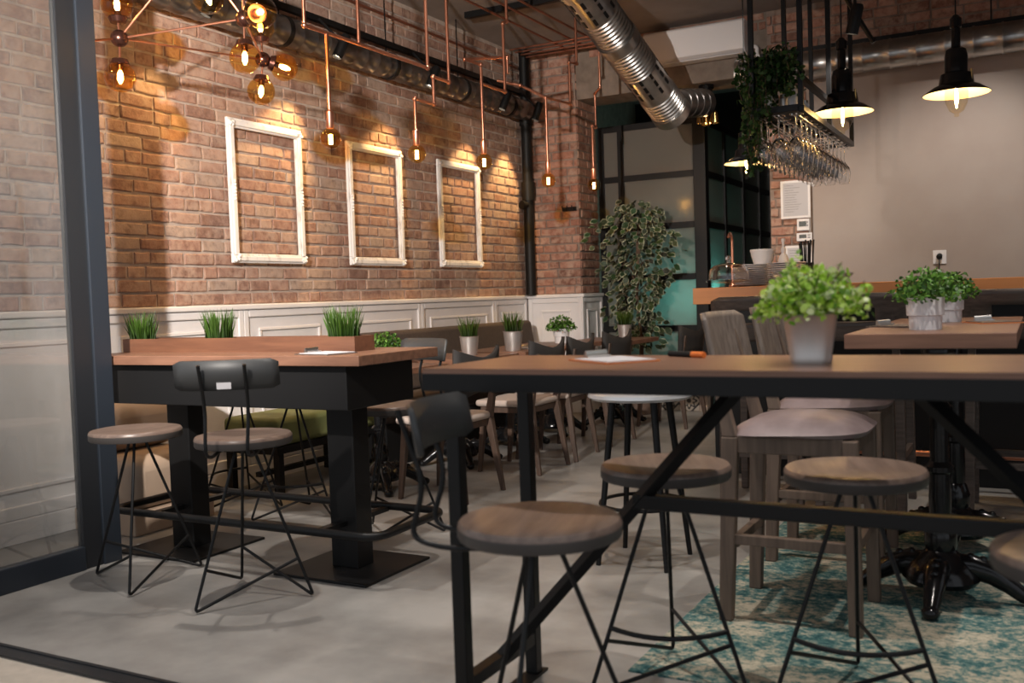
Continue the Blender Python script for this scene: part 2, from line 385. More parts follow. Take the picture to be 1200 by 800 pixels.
AX_X = Matrix(((0, 0, 1, 0), (1, 0, 0, 0), (0, 1, 0, 0), (0, 0, 0, 1)))          # length -> +y, height -> z, front -> +x
AX_Y = Matrix(((1, 0, 0, 0), (0, 0, -1, 0), (0, 1, 0, 0), (0, 0, 0, 1)))        # length -> x, front -> -y
def tw_x(X): return lambda u, z, a: Matrix.Translation((X, u, z)) @ AX_X @ Matrix.Rotation(a, 4, 'Z')
def tw_y(Y): return lambda u, z, a: Matrix.Translation((u, Y, z)) @ AX_Y @ Matrix.Rotation(a, 4, 'Z')
rb = random.Random(3)
allb = lay_bricks(2.1, YB, 1.165, ZC, 0.0815, rb)
def shows(b):
    q = R3.transposed() @ (Vector((XW, b[0], b[1])) - CAMP); X_, Y_ = 600 + F * q.x / -q.z, 400 - F * q.y / -q.z
    return (100 < X_ < 640 and -15 < Y_ < 370), -q.z
vis = sorted([b for b in allb if shows(b)[0]], key=lambda b: shows(b)[1])[:300]
vset = set(vis)
place_bricks(wl, vis, tw_x(XW - 0.012), 'brick', rb, 0.008)
rest = B()
for (u, z, L, h) in [b for b in allb if b not in vset]:
    mt = tw_x(XW - 0.012)(u, z, rb.uniform(-.012, .012)) @ Matrix.Diagonal((L, h, 0.008 * rb.uniform(.75, 1.35), 1)); k = rb.randrange(14); c = rb.random()
    rest.add([mt @ Vector(q) for q in UB[k][0]], UB[k][1], (c, c, c))
stuff(rest.build('bricks', 'brick_far', wl, smooth=False))

# back wall: brick column left, lintel, brick strip and plaster
XCOL, YCOL, XP0, XP1 = -3.89, 9.06, -2.06, -1.73
wb = struct(B().box(XP1, 3.0, YB, YB + 0.3, 0, ZC).build('wall_back', 'mortar_dark', smooth=False))
B().box(XP0, XP1, YB + 0.012, YB + 0.3, 0, ZC).build('brick_pier_core', 'mortar_dark', wb, smooth=False)
B().box(XCOL, XP0, YB + 0.012, YB + 0.42, 3.02, ZC).build('lintel', 'rough_plaster', wb, smooth=False)
pl = B().box(XP1, 3.0, YB - 0.02, YB, 0, 2.92).build('plaster_coat', 'plaster', wb, smooth=False)
wc = struct(B().box(XW - 0.014, XCOL - 0.012, YB + 0.012, YCOL, 0, ZC).build('wall_column', 'mortar_dark', smooth=False))
place_bricks(wc, lay_bricks(XW + 0.01, XCOL, 1.165, ZC, 0.0815, rb), tw_y(YB + 0.010), 'brick_red', rb)
place_bricks(wc, lay_bricks(YB + 0.01, YCOL, 1.165, ZC, 0.0815, rb), tw_x(XCOL - 0.010), 'brick_red', rb)
place_bricks(wb, lay_bricks(XP0, XP1, 1.2, 2.86, 0.0815, rb), tw_y(YB + 0.010), 'brick_red', rb)
place_bricks(wb, lay_bricks(XP0, 0.6, 2.86, ZC, 0.0815, rb), tw_y(YB - 0.002), 'brick_red', rb)
place_bricks(wb, lay_bricks(-3.75, XP0, 3.40, ZC, 0.0815, rb), tw_y(YB + 0.010), 'brick_red', rb)

# white panelling
def wainscot(name, axis, plane, u0, divs, top=1.16):
    n = 1 if axis == 'x' else -1
    def bx(b, a0, a1, t0, t1, z0, z1):
        if axis == 'x': b.box(plane + t0, plane + t1, a0, a1, z0, z1)
        else: b.box(a0, a1, plane - t1, plane - t0, z0, z1)
    u1 = divs[-1]
    b = B(); bx(b, u0, u1, 0.0, 0.018, 0, top - 0.035); root = struct(b.build(name, 'white_paint', smooth=False))
    b = B(); bx(b, u0, u1, 0.0, 0.05, top - 0.035, top); b.build('cap_rail', 'white_paint', root, smooth=False, bevel=0.008)
    b = B(); bx(b, u0, u1, 0.018, 0.035, 0.0, 0.12); b.build('baseboard', 'white_paint', root, smooth=False, bevel=0.006)
    us = [u0] + divs
    for a0, a1 in zip(us[:-1], us[1:]):
        b = B(); bx(b, a0, a0 + 0.045, 0.018, 0.034, 0.12, top - 0.035); bx(b, a1 - 0.045, a1, 0.018, 0.034, 0.12, top - 0.035)
        bx(b, a0 + 0.045, a1 - 0.045, 0.018, 0.034, top - 0.085, top - 0.035); bx(b, a0 + 0.045, a1 - 0.045, 0.018, 0.034, 0.12, 0.19)
        b.build('panel_frame', 'white_paint', root, smooth=False, bevel=0.007)
        g = min(0.12, (a1 - a0) * 0.2); i0, i1, j0, j1 = a0 + 0.045 + g * .8, a1 - 0.045 - g * .8, 0.26, top - 0.155
        b = B(); wv = 0.022
        bx(b, i0, i1, 0.018, 0.030, j1 - wv, j1); bx(b, i0, i1, 0.018, 0.030, j0, j0 + wv); bx(b, i0, i0 + wv, 0.018, 0.030, j0 + wv, j1 - wv); bx(b, i1 - wv, i1, 0.018, 0.030, j0 + wv, j1 - wv)
        b.build('moulding', 'white_paint', root, smooth=False, bevel=0.005)
wainscot('trim_2', 'x', XW - 0.014, 2.3, [3.55, 4.65, 5.55, 6.69, 7.93, 8.585])
wainscot('trim_3', 'y', YB + 0.008, XW + 0.03, [XCOL + 0.02])
wainscot('trim_4', 'x', XCOL - 0.012, YB - 0.04, [YCOL])

# open glass door leaf at the left
XD = -3.76
dr = struct(B().box(XD - 0.03, XD + 0.03, 2.925, 3.02, 0.0, 2.9).build('door_1', 'door_blue', smooth=False, bevel=0.004))
B().box(XD - 0.022, XD + 0.018, 2.83, 2.925, 0.0, 2.9).build('inner_stile', 'door_dark', dr, smooth=False)
B().box(XD - 0.03, XD + 0.03, 2.08, 2.83, 0.0, 0.105).build('bottom_rail', 'door_blue', dr, smooth=False, bevel=0.004)
B().box(XD - 0.03, XD + 0.03, 2.08, 2.83, 2.80, 2.9).build('top_rail', 'door_blue', dr, smooth=False)
B().box(XD - 0.03, XD + 0.03, 2.02, 2.08, 0.0, 2.9).build('stile', 'door_blue', dr, smooth=False)
B().box(XD - 0.003, XD + 0.003, 2.08, 2.83, 0.105, 2.80).build('pane', 'hazy_glass', dr, smooth=False)

# ------------------------------------------------------------------ glazed metal partition at the back
YG, XG = 9.06, -2.83
def partition(name, axis, plane, us, zs, ob=0.03):
    root = B()
    def bx(b, a0, a1, z0, z1, t0=-0.025, t1=0.025):
        if axis == 'y': b.box(a0, a1, plane + t0, plane + t1, z0, z1)
        else: b.box(plane + t0, plane + t1, a0, a1, z0, z1)
    bx(root, us[0] - ob, us[0] + ob, 0, zs[-1] + ob); r = struct(root.build(name, 'black_steel', smooth=False))
    for u in us[1:]:
        b = B(); bx(b, u - ob, u + ob, 0, zs[-1] + ob); b.build('mullion', 'black_steel', r, smooth=False)
    for z in zs:
        for a0, a1 in zip(us[:-1], us[1:]):
            b = B(); bx(b, a0 + ob, a1 - ob, z - ob, z + ob, -0.02, 0.02); b.build('transom', 'black_steel', r, smooth=False)
    for a0, a1 in zip(us[:-1], us[1:]):
        for z0, z1 in zip(zs[:-1], zs[1:]):
            b = B(); bx(b, a0 + ob, a1 - ob, z0 + ob, z1 - ob, -0.005, 0.005); b.build('pane', 'frosted_glass', r, smooth=False)
ZS = [0.30, 0.79, 1.29, 1.79, 2.28, 2.78]
partition('window_1', 'y', YG + 0.03, [XCOL + 0.04, -3.64, XG - 0.03], ZS)
partition('window_2', 'x', XG, [YG + 0.12, 9.85, 10.55, 11.25, 11.75], ZS)
cp = struct(B().box(XG - 0.06, XG + 0.06, YG - 0.02, YG + 0.09, 0, 2.86).build('trim_5', 'black_steel', smooth=False, bevel=0.004))
struct(B().box(XCOL, XG - 0.06, 10.6, 10.65, 0, 2.3).build('wall_kitchen', 'teal_wall', smooth=False))
tb = struct(B().box(XCOL + 0.03, XG + 0.06, YG - 0.13, YG - 0.03, 0, 0.405).build('trim_6', 'mortar_dark', smooth=False))
tm = B().box(-0.099, 0.099, -0.006, 0.006, -0.099, 0.099).build('tile', 'patterned_tile', tb, smooth=False, bevel=0.003)
for i in range(5):
    for k in range(2):
        t = tm if (i, k) == (0, 0) else tm.copy()
        if t is not tm: COL.objects.link(t)
        t.location = (XCOL + 0.135 + i * 0.202, YG - 0.135, 0.102 + k * 0.202)
kl = light('POINT', 'kitchen_lamp_light', (-3.0, 9.45, 1.1), 15, (0.55, 1.0, 0.9), size=0.12)

# ================================================================== LIGHT FITTINGS
def spot_fixture(name, label, pos, aim, power, col, spot=60, group=None, r=0.032, L=0.15, blend=0.7, stem=None, soft=0.03):
    pos, aim = Vector(pos), Vector(aim); d = (aim - pos).normalized()
    t = thing(name, label, 'spotlight', pos, 0, group)
    mt = rot_to(d)
    B().lathe([(0.006, -L), (r * .8, -L), (r, -L * .9), (r, 0), (r * .86, 0), (r * .86, -0.02), (0.001, -0.02)], 16, mtx=mt).build('housing', 'black_steel', t)
    B().lathe([(r * .84, -0.016), (0.001, -0.015)], 16, mtx=mt, caps=False).build('lens', 'spot_lens', t)
    if stem is not None: B().tube([d * -L * .6, Vector(stem) - pos], 0.010, 8).build('stem', 'black_steel', t)
    light('SPOT', name + '_light', d * 0.012, power, col, t, soft, d, spot, blend)
    return t
# terrace lamp outside that throws the chandelier's shadow on the brick wall
spot_fixture('terrace_spotlight', 'black spotlight outside over the terrace opening', (-2.1, 0.8, 2.42), (-4.5, 5.3, 1.75), P_TERRACE, NEUT, 80, soft=0.035, blend=0.8)
rl = tag(B().box(-4.37, -4.33, 2.5, 8.4, 3.085, 3.125).build('light_rail', 'black_steel', smooth=False), 'long black lighting rail above the thin wall duct', 'lighting rail')
for y, ay, lb in ((4.15, 3.85, 'behind the globe chandelier'), (5.34, 5.0, 'right after the chandelier frame'), (6.48, 6.15, 'above the second white frame'), (7.66, 7.4, 'above the third white frame'), (8.30, 8.2, 'at the drain pipe end')):
    spot_fixture('rail_spotlight', 'black cylinder wall spotlight on the rail, ' + lb, (-4.19, y, 2.82), (-4.5, ay, 1.9), P_WALL * (.4 if y < 4.5 else 1), (1.0, 0.62, 0.26), 58, 'spotlights on the wall rail', 0.036, 0.17, 0.55, (-4.33, y, 3.10))
CE = [(-2.9, 2.75, -2.9, 3.0, 0), (-1.5, 2.9, -1.6, 3.2, 0), (0.1, 2.9, -0.2, 3.1, 0), (-3.2, 5.2, -3.6, 5.2, 1), (-2.0, 6.2, -2.6, 6.2, 1), (0.4, 5.0, -0.4, 4.6, 0), (-1.7, 7.2, -3.0, 9.6, 1), (-0.3, 7.0, -0.6, 8.6, 0)]
for k, (x, y, ax, ay, _) in enumerate(CE):
    spot_fixture('ceiling_spotlight', 'black cylinder spotlight hung from the dark ceiling', (x, y, 3.30), (ax, ay, 0.0 if k != 7 else 1.2), P_CEIL * (0.22 if k in (3, 4) else 0.5 if k == 6 else 1.0), NEUT, 78, 'ceiling spotlights', 0.036, 0.16, 0.8, (x, y, ZC), 0.2 if k == 6 else 0.03)

# ------------------------------------------------------------------ ducts and pipes
def spiral_duct(b, p0, p1, r, pitch, rib=0.006):
    p0, p1 = Vector(p0), Vector(p1); L = (p1 - p0).length; mt = Matrix.Translation(p0) @ rot_to(p1 - p0)
    prof = [(r, 0)]; z = pitch
    while z < L - pitch * .3:
        prof += [(r, z - 0.012), (r + rib, z - 0.005), (r + rib, z + 0.005), (r, z + 0.012)]; z += pitch
    prof.append((r, L)); b.lathe(prof, 24, mtx=mt)
    return mt, L
XDU, ZDU, RDU = -4.37, 2.95, 0.095
t = thing('wall_duct', 'thin galvanised spiral duct running along the top of the brick wall', 'duct', (0, 0, 0))
b = B(); spiral_duct(b, (XDU, 2.6, ZDU), (XDU, 8.45, ZDU), RDU, 0.14, 0.004); b.build('pipe', 'galvanised_dark', t)
for y in (3.6, 5.0, 6.2, 7.25, 8.1):
    B().lathe([(RDU + .001, -.02), (RDU + .009, -.02), (RDU + .009, .02), (RDU + .001, .02)], 24, mtx=Matrix.Translation((XDU, y, ZDU)) @ rot_to((0, 1, 0)), caps=False).tube([(XDU - .02, y, ZDU + RDU), (XDU - .02, y, ZC)], 0.006, 6).build('hanger', 'black_steel', t)

p0, p1 = Vector((-3.06, 6.14, 3.72)), Vector((-2.74, 8.06, 2.66))
t = thing('ceiling_duct', 'thick galvanised duct slanting down from the ceiling beside the air conditioner', 'duct', (0, 0, 0))
RD = 0.155; mt = Matrix.Translation(p0) @ rot_to(p1 - p0); L = (p1 - p0).length
prof = []; z = 0
for kind, n in (('s', .55), ('c', .07), ('v', .30), ('f', .26), ('c', .09), ('f', .33), ('v', .30), ('f', .22), ('c', .08)):
    z1 = min(z + n, L)
    if kind == 'c': prof += [(RD, z), (RD + .014, z), (RD + .014, z1), (RD, z1)]
    elif kind == 'f':
        q = z
        while q < z1 - .02: prof += [(RD, q), (RD + .009, q + .010), (RD, q + .022)]; q += .036
    else: prof += [(RD, z), (RD, z1)]
    z = z1
b = B(); b.lathe(prof, 28, mtx=mt); b.build('pipe', 'galvanised', t)
for zc in (.72, 1.64):
    vm = B().box(-.002, .005, -.012, .012, -.03, .03).build('vent_slot', 'black_steel', t, smooth=False); vf = True
    for a in range(10):
        for q in (-.09, 0, .09):
            m2 = mt @ Matrix.Rotation(a * PI / 5, 4, 'Z') @ Matrix.Translation((RD, 0, zc + .05 + q))
            o = vm if vf else vm.copy()
            if not vf: COL.objects.link(o)
            vf = False; o.matrix_local = m2
b = B(); spiral_duct(b, p1 + Vector((.02, -.04, .09)), p1 + Vector((.15, .42, .15)), .12, .10, .006); b.build('branch_pipe', 'galvanised_dark', t)

t = thing('back_duct', 'galvanised spiral duct running along the back wall above the plaster', 'duct', (0, 0, 0))
ZD2, YD2, R2 = 2.98, 8.34, 0.115
b = B(); spiral_duct(b, (-2.22, YD2, ZD2), (2.9, YD2, ZD2), R2, 0.20, 0.005); b.build('pipe', 'galvanised', t)
B().lathe([(R2 - .01, .0), (R2 + .016, .0), (R2 + .016, .035), (R2 - .01, .035)], 24, mtx=Matrix.Translation((-2.25, YD2, ZD2)) @ rot_to((1, 0, 0))).build('end_collar', 'bright_steel', t)
for x in (-1.5, -.3, .9): B().tube([(x, YD2, ZD2 + R2), (x, YD2, ZC)], 0.006, 6).build('hanger', 'black_steel', t)
tag(B().box(-2.1, 2.9, 8.50, 8.56, 3.11, 3.17).build('cable_tray', 'black_steel', smooth=False), 'flat black cable tray above the back wall duct', 'cable tray')

# black drain pipe in the corner
t = thing('drain_pipe', 'black vertical drain pipe in the brick corner', 'pipe', (-4.40, 8.52, 1.16))
B().tube([(0, 0, 0), (0, 0, 2.39)], 0.052, 18).build('pipe', 'black_satin', t)
for z in (1.02, 1.75): B().lathe([(0.053, z - .09), (0.066, z - .09), (0.066, z + .09), (0.053, z + .09)], 18, caps=False).build('sleeve', 'black_satin', t)
B().lathe([(0.03, 0), (0.03, .05), (.042, .05), (.042, .08), (.001, .08)], 14, mtx=Matrix.Translation((.01, -.045, .88)) @ rot_to((-.3, -1, 0))).build('clean_out_cap', 'black_satin', t)

# air conditioner
t = thing('air_conditioner', 'white wall air conditioner under the ceiling over the partition', 'air conditioner', (-2.66, YB - 0.012, 3.19))
b = B(); pr = [(0, .0), (-.14, .0), (-.19, .03), (-.205, .10), (-.20, .27), (-.18, .285), (0, .285)]
n = len(pr); b.add([(x, y, z) for x in (-.46, .46) for y, z in pr], [tuple(range(n - 1, -1, -1)), tuple(range(n, 2 * n))] + [(k, (k + 1) % n, n + (k + 1) % n, n + k) for k in range(n)])
b.build('body', 'white_plastic', t, bevel=.012)
B().box(-.43, .43, -.165, -.06, -.006, .0).build('air_flap', 'white_ceramic', t, smooth=False)
B().tube(arc([(.46, -.05, .06), (.53, -.05, .06), (.53, -.05, -.03), (.6, -.02, -.03)], .03), 0.016, 8).build('drain_hose', 'white_plastic', t)

# ------------------------------------------------------------------ copper pendants over the dining tables
XPN = -3.4
def bulb(t, y, z, r=0.058, soc=0.085):
    """socket foot at z + r; everything local to the thing, at x = 0"""
    B().lathe([(.019, z + r - .004), (.021, z + r), (.021, z + r + soc), (.010, z + r + soc + .012)], 14, (0, y, 0)).build('socket', 'copper', t)
    g = B().sphere((0, y, z), r, 20, 14).build('bulb', 'bulb_glass', t)
    f = B()
    f.tube([(0, y, z - r * .55), (0, y, z + r * .35)], 0.011, 8); f.build('filament', 'filament', g)
    light('POINT', 'pendant_light', (0, y, z), P_PEND, WARM, t, 0.02)
def pendant(label, y, z, paths):
    t = thing('copper_pendant', label, 'pendant lamp', (XPN, y, ZC), 0, 'copper pipe pendants')
    for p in paths:
        pts = [(q[2] if len(q) > 2 else 0, q[0] - y, q[1] - ZC) for q in p]
        B().tube(arc(pts, .022), 0.0105, 10).build('copper_pipe', 'copper', t)
        for q in pts[1:-1]: B().sphere(q, 0.0165, 10, 8).build('elbow', 'copper', t)
    bulb(t, 0, z - ZC)
T_ = ZC
pendant('copper pipe lamp on a long horizontal bar beside the globe chandelier', 4.25, 2.05, [[(4.25, 2.18), (4.25, 2.62)], [(4.07, T_), (4.07, 2.62), (5.25, 2.62), (5.25, T_)], [(4.54, T_), (4.54, 2.62)]])
pendant('copper pipe lamp with two small offset steps between second and third frames', 5.09, 2.06, [[(5.09, 2.19), (5.09, 2.40), (5.31, 2.40), (5.31, 2.575), (5.50, 2.575), (5.50, T_)]])
pendant('copper pipe lamp hanging in front of the third white frame', 5.93, 2.10, [[(5.93, 2.23), (5.93, 2.77), (6.05, 2.86, -.2), (6.32, 2.90), (6.32, 2.78)], [(5.93, 2.64), (6.27, 2.64), (6.27, 3.13), (6.33, 3.16), (6.33, T_)]])
pendant('copper pipe lamp beside the black drain pipe corner', 6.94, 2.06, [[(6.94, 2.19), (6.94, 2.71), (6.80, 2.80, -.15), (6.70, 2.84, -.3)], [(6.94, 2.71), (7.40, 2.73), (7.40, 3.07), (7.55, 3.09), (7.55, T_)]])
pendant('small copper pipe lamp before the right edge of the brick column', 7.84, 2.10, [[(7.84, 2.23), (7.84, 2.61), (7.92, 2.61), (7.92, 2.90), (7.80, 2.92, .1), (7.80, T_, .1)]])
# copper pipes along wall and ceiling
for pts, r, lab in (([onx(396, 0, -4.46), onx(557, 56, -4.46)], .011, 'copper water pipe running high along the brick wall'),):
    a = pts[0]; z = (pts[0].z + pts[1].z) / 2
    tag(B().tube([(-4.46, 3.0, z), (-4.46, 8.45, z)], r, 8).build('copper_wall_pipe', 'copper_dull'), lab, 'pipe')
for x in (-3.9, -3.72, -3.56):
    tag(B().tube([(x, 3.0, 3.47), (x, 8.5, 3.47)], .010, 8).build('copper_ceiling_pipe', 'copper_dull'), 'thin copper pipe fixed under the dark ceiling', 'pipe', 'copper ceiling pipes')
for y in (8.05, 8.16, 8.27, 8.38):
    tag(B().tube([(-4.3, y, 3.44), (-3.2, y, 3.44)], .009, 8).build('copper_cross_pipe', 'copper_dull'), 'short copper pipe crossing under the ceiling before the brick column', 'pipe', 'copper cross pipes')
tag(B().box(-4.22, -2.6, 7.11, 7.16, 3.50, ZC).build('ceiling_bar', 'black_steel', smooth=False), 'flat black bar screwed across the dark ceiling', 'ceiling bar')

# ------------------------------------------------------------------ globe chandelier
t = thing('globe_chandelier', 'bronze branching chandelier with amber glass globes above the planter table', 'chandelier', (-3.4, 3.62, ZC))
O = Vector((-3.4, 3.62, ZC))
h1, h2, h3, h4 = ony(140, 45, 3.3), atd(286, 22, 4.73), atd(308, 70, 5.3), atd(225, -60, 4.6)
B().tube([h2 - O, Vector((h2.x, h2.y, ZC)) - O], .007, 8).build('suspension_rod', 'copper', t)
B().lathe([(.06, -.03), (.06, 0)], 18, h2 - O - Vector((0, 0, h2.z - ZC))).build('ceiling_rose', 'bronze', t)
for a, c in ((h1, h2), (h1, h3), (h1, h4), (h2, h3), (h2, h4), (h1, ony(100, 48, 3.15))):
    B().tube([a - O, c - O], .0055, 8).build('arm', 'copper', t)
for h in (h1, h2, h3, h4): B().sphere(h - O, .042, 18, 12).build('hub', 'bronze', t)
def globe(hub, c):
    d = (c - hub).normalized(); rg = .075
    g = B().sphere(c - O, rg, 22, 16).build('globe', 'amber_glass', t)
    mt = Matrix.Translation(c - O) @ rot_to(d)
    B().lathe([(.001, -rg - .012), (.036, -rg - .010), (.046, -rg + .014), (.044, -rg + .018), (.016, -rg + .012), (.015, -rg + .045), (.001, -rg + .045)], 16, mtx=mt, caps=False).build('cup', 'bronze', g)
    B().lathe([(.006, -.03), (.013, -.015), (.014, .012), (.006, .032), (.001, .035)], 10, mtx=mt, caps=False).build('filament', 'filament_soft', g)
    B().tube([hub - O, c - d * (rg + .008) - O], .005, 8).build('stem', 'copper', t)
    light('POINT', 'globe_light', c - O, P_GLOBE, WARM, t, 0.02)
globe(h1, ony(141, 90, 3.3)); globe(h1, ony(137, 6, 3.3)); globe(h2, atd(287, 68, 4.73)); globe(h2, atd(305, 14, 4.45)); globe(h4, atd(244, -2, 4.75))
globe(h3, atd(306, 107, 5.3)); globe(h3, atd(333, 79, 5.35)); globe(h3, atd(305, 32, 5.3)); globe(h1, ony(84, 50, 3.05))

# ------------------------------------------------------------------ industrial lamps over the bar
def make_lamp(loc, label):
    t = thing('enamel_pendant', label, 'pendant lamp', (loc[0], loc[1], ZC), 0, 'enamel bar pendants')
    zr = loc[2] - ZC    # rim height
    B().tube([(0, 0, zr + .40), (0, 0, 0)], .004, 8).build('cord', 'black_steel', t)
    B().lathe([(.012, zr + .42), (.030, zr + .40), (.030, zr + .355), (.022, zr + .35), (.024, zr + .24)], 18).build('stem', 'black_iron', t)
    B().lathe([(.026, zr + .25), (.050, zr + .235), (.058, zr + .20), (.058, zr + .115), (.080, zr + .105), (.088, zr + .06), (.088, zr + .045), (.001, zr + .045)], 24).build('housing', 'black_iron', t)
    sh = B(); sh.lathe([(.075, zr + .055), (.12, zr + .038), (.168, zr + .004), (.171, zr)], 32, caps=False); sh.cur = 1
    sh.lathe([(.168, zr), (.12, zr + .034), (.075, zr + .044)], 32, caps=False)
    sh.build('shade', ['black_iron', 'shade_inside'], t)
    B().lathe([(.055, zr + .045), (.060, zr - .01), (.055, zr - .05), (.036, zr - .09), (.012, zr - .105), (.012, zr - .12), (.001, zr - .122)][::-1], 20, caps=False).build('glass_cover', 'lamp_glass', t)
    f = B().lathe([(.004, zr + .03), (.008, zr + .01), (.009, zr - .04), (.003, zr - .075)][::-1], 10).build('filament', 'filament', t)
    B().tube([(.075, -.03, zr + .04), (.075, -.03, zr + .12)], .006, 8).build('thumb_screw', 'brass', t)
    light('POINT', 'enamel_light', (0, 0, zr - .03), P_SHADE, (1.0, .66, .30), t, .02)
make_lamp((-0.38, 5.8, 2.16), 'black enamel pendant with glass cover in front of the bare plaster')
make_lamp((-0.97, 5.8, 2.13), 'black enamel pendant with glass cover beside the glass rack')
make_lamp((-2.00, 7.6, 2.13), 'black enamel pendant partly behind the hanging ivy')
# small dark lantern under the lintel
q = ony(828, 118, 8.75)
t = thing('wall_lantern', 'dark pipe lantern with gold lamp heads over the partition corner', 'lantern', (q.x, q.y, 3.02))
B().tube([(0, 0, -.02), (0, 0, -.24)], .055, 16).build('tube_body', 'black_iron', t)
B().lathe([(.07, -.03), (.07, 0)], 16).build('ceiling_plate', 'black_iron', t)
for a in range(3): B().lathe([(.012, -.24), (.035, -.26), (.045, -.35), (.040, -.352), (.001, -.30)], 12, (.07 * math.cos(a * 2.1), .07 * math.sin(a * 2.1), 0), caps=False).build('lamp_head', 'brass', t)
light('POINT', 'lantern_light', (0, 0, -.36), 1.2, WARM, t, .03)
# spot and sloping rail by the rack
t = thing('rail_end', 'sloping black steel rail above the back duct', 'rail', (-.9, 6.25, 2.55))
a, c = ony(985, -12, 6.25), ony(1024, 50, 6.25); o_ = Vector((-.9, 6.25, 2.55))
B().tube([a - o_ + Vector((-.3, 0, .5)), a - o_, c - o_], .014, 8).build('bar', 'black_steel', t)
q = ony(998, 40, 6.05)
spot_fixture('rail_spotlight', 'small black cylinder spotlight beside the rack rods, lit', q, q + Vector((-.25, .1, -1)), 70, NEUT, 75, None, .036, .17, .6, (q.x, q.y, ZC))

# ================================================================== LEFT HIGH TABLE WITH PLANTER
def rect_tube(x0, x1, y0, y1, z, r): 
    return arc([((x0 + x1) / 2, y0, z), (x1, y0, z), (x1, y1, z), (x0, y1, z), (x0, y0, z), ((x0 + x1) / 2, y0, z)], .09, 6)
LT = thing('high_table', 'long wooden high table on black steel posts under the globe chandelier', 'table', (-3.24, 3.32, 0))
B().box(-.76, .90, -.28, .29, .898, .94).build('tabletop', 'table_wood', LT, smooth=False, bevel=.003)
B().box(-.62, .80, -.235, .235, .715, .898).build('apron', 'black_satin', LT, smooth=False, bevel=.004)
for x in (-.36, .61):
    B().box(x - .07, x + .07, -.055, .055, .012, .715).build('post', 'black_steel', LT, smooth=False, bevel=.004)
    B().box(x - .245, x + .245, -.235, .235, 0, .012).build('base_plate', 'black_steel', LT, smooth=False, bevel=.003)
b = B(); b.tube(rect_tube(-.60, .93, -.26, .26, .215, .02)[:-1], .018, 10, closed=True); b.build('foot_rail', 'black_steel', LT)
for x in (-.36, .61): B().box(x - .02, x + .02, -.25, .25, .195, .215).build('rail_bracket', 'black_steel', LT, smooth=False)

t = thing('planter_box', 'long narrow wooden planter box on the high table', 'planter', (-3.30, 3.36, .94))
x0, x1, y0, y1 = -.68, .75, -.07, .07
B().box(x0, x1, y0, y0 + .014, 0, .065).build('front_board', 'planter_wood', t, smooth=False)
B().box(x0, x1, y1 - .014, y1, 0, .065).build('back_board', 'planter_wood', t, smooth=False)
for xa in (x0, x1 - .014): B().box(xa, xa + .014, y0 + .014, y1 - .014, 0, .065).build('end_board', 'planter_wood', t, smooth=False)
B().box(x0 + .014, x1 - .014, y0 + .014, y1 - .014, 0, .035).build('soil', 'soil', t, smooth=False)

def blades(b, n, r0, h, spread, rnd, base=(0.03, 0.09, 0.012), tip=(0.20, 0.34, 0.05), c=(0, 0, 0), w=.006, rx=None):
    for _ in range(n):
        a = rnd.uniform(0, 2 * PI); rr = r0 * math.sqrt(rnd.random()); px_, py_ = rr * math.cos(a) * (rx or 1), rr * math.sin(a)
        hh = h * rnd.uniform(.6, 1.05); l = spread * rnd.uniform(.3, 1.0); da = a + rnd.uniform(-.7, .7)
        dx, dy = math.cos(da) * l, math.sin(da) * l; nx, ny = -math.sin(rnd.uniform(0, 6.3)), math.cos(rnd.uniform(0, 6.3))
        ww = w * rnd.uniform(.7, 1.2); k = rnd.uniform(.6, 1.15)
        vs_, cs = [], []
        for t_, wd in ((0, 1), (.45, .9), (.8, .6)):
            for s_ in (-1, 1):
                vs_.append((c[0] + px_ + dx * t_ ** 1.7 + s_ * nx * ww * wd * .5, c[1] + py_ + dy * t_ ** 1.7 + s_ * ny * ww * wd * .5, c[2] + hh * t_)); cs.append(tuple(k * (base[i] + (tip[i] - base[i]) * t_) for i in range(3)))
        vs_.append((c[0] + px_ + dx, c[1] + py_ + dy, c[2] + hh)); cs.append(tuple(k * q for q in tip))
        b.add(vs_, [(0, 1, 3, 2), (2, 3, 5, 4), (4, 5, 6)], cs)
def leaflets(b, n, c, rx, rz, size, rnd, cols, shape=None, under=False):
    for _ in range(n):
        while True:
            p = Vector((rnd.uniform(-1, 1), rnd.uniform(-1, 1), rnd.uniform(-.55 if under else 0, 1)))
            if .30 < p.length < 1: break
        p = Vector((p.x * rx, p.y * rx, p.z * rz)) + Vector(c)
        s_ = size * rnd.uniform(.6, 1.25); nrm = Vector((rnd.uniform(-1, 1), rnd.uniform(-1, 1), rnd.uniform(-.1, 1.2))).normalized()
        u = nrm.orthogonal().normalized(); u = Matrix.Rotation(rnd.uniform(0, 6.28), 3, nrm) @ u; v = nrm.cross(u)
        col = rnd.choice(cols); k = rnd.uniform(.75, 1.2); col = tuple(k * q for q in col)
        b.add([p - u * s_, p - u * s_ * .4 + v * s_ * .6 + nrm * s_ * .15, p + u * s_ * .5 + v * s_ * .55 + nrm * s_ * .15, p + u * s_, p + u * s_ * .5 - v * s_ * .55 + nrm * s_ * .15, p - u * s_ * .4 - v * s_ * .6 + nrm * s_ * .15],
              [(0, 1, 5), (1, 2, 4, 5), (2, 3, 4)], col)
rg = random.Random(11)
for x, lab in ((-2.66, 'clump of artificial grass at the open end of the planter box'), (-3.40, 'clump of artificial grass midway along the planter box'), (-3.92, 'clump of artificial grass in the planter box behind the glass door frame')):
    t = thing('grass_clump', lab, 'plant', (x, 3.36, .975))
    b = B(); blades(b, 240, .05, .165, .045, rg, base=(.010, .032, .005), tip=(.075, .16, .018), rx=1.4); stuff(b.build('blades', 'leaves', t, smooth=False))
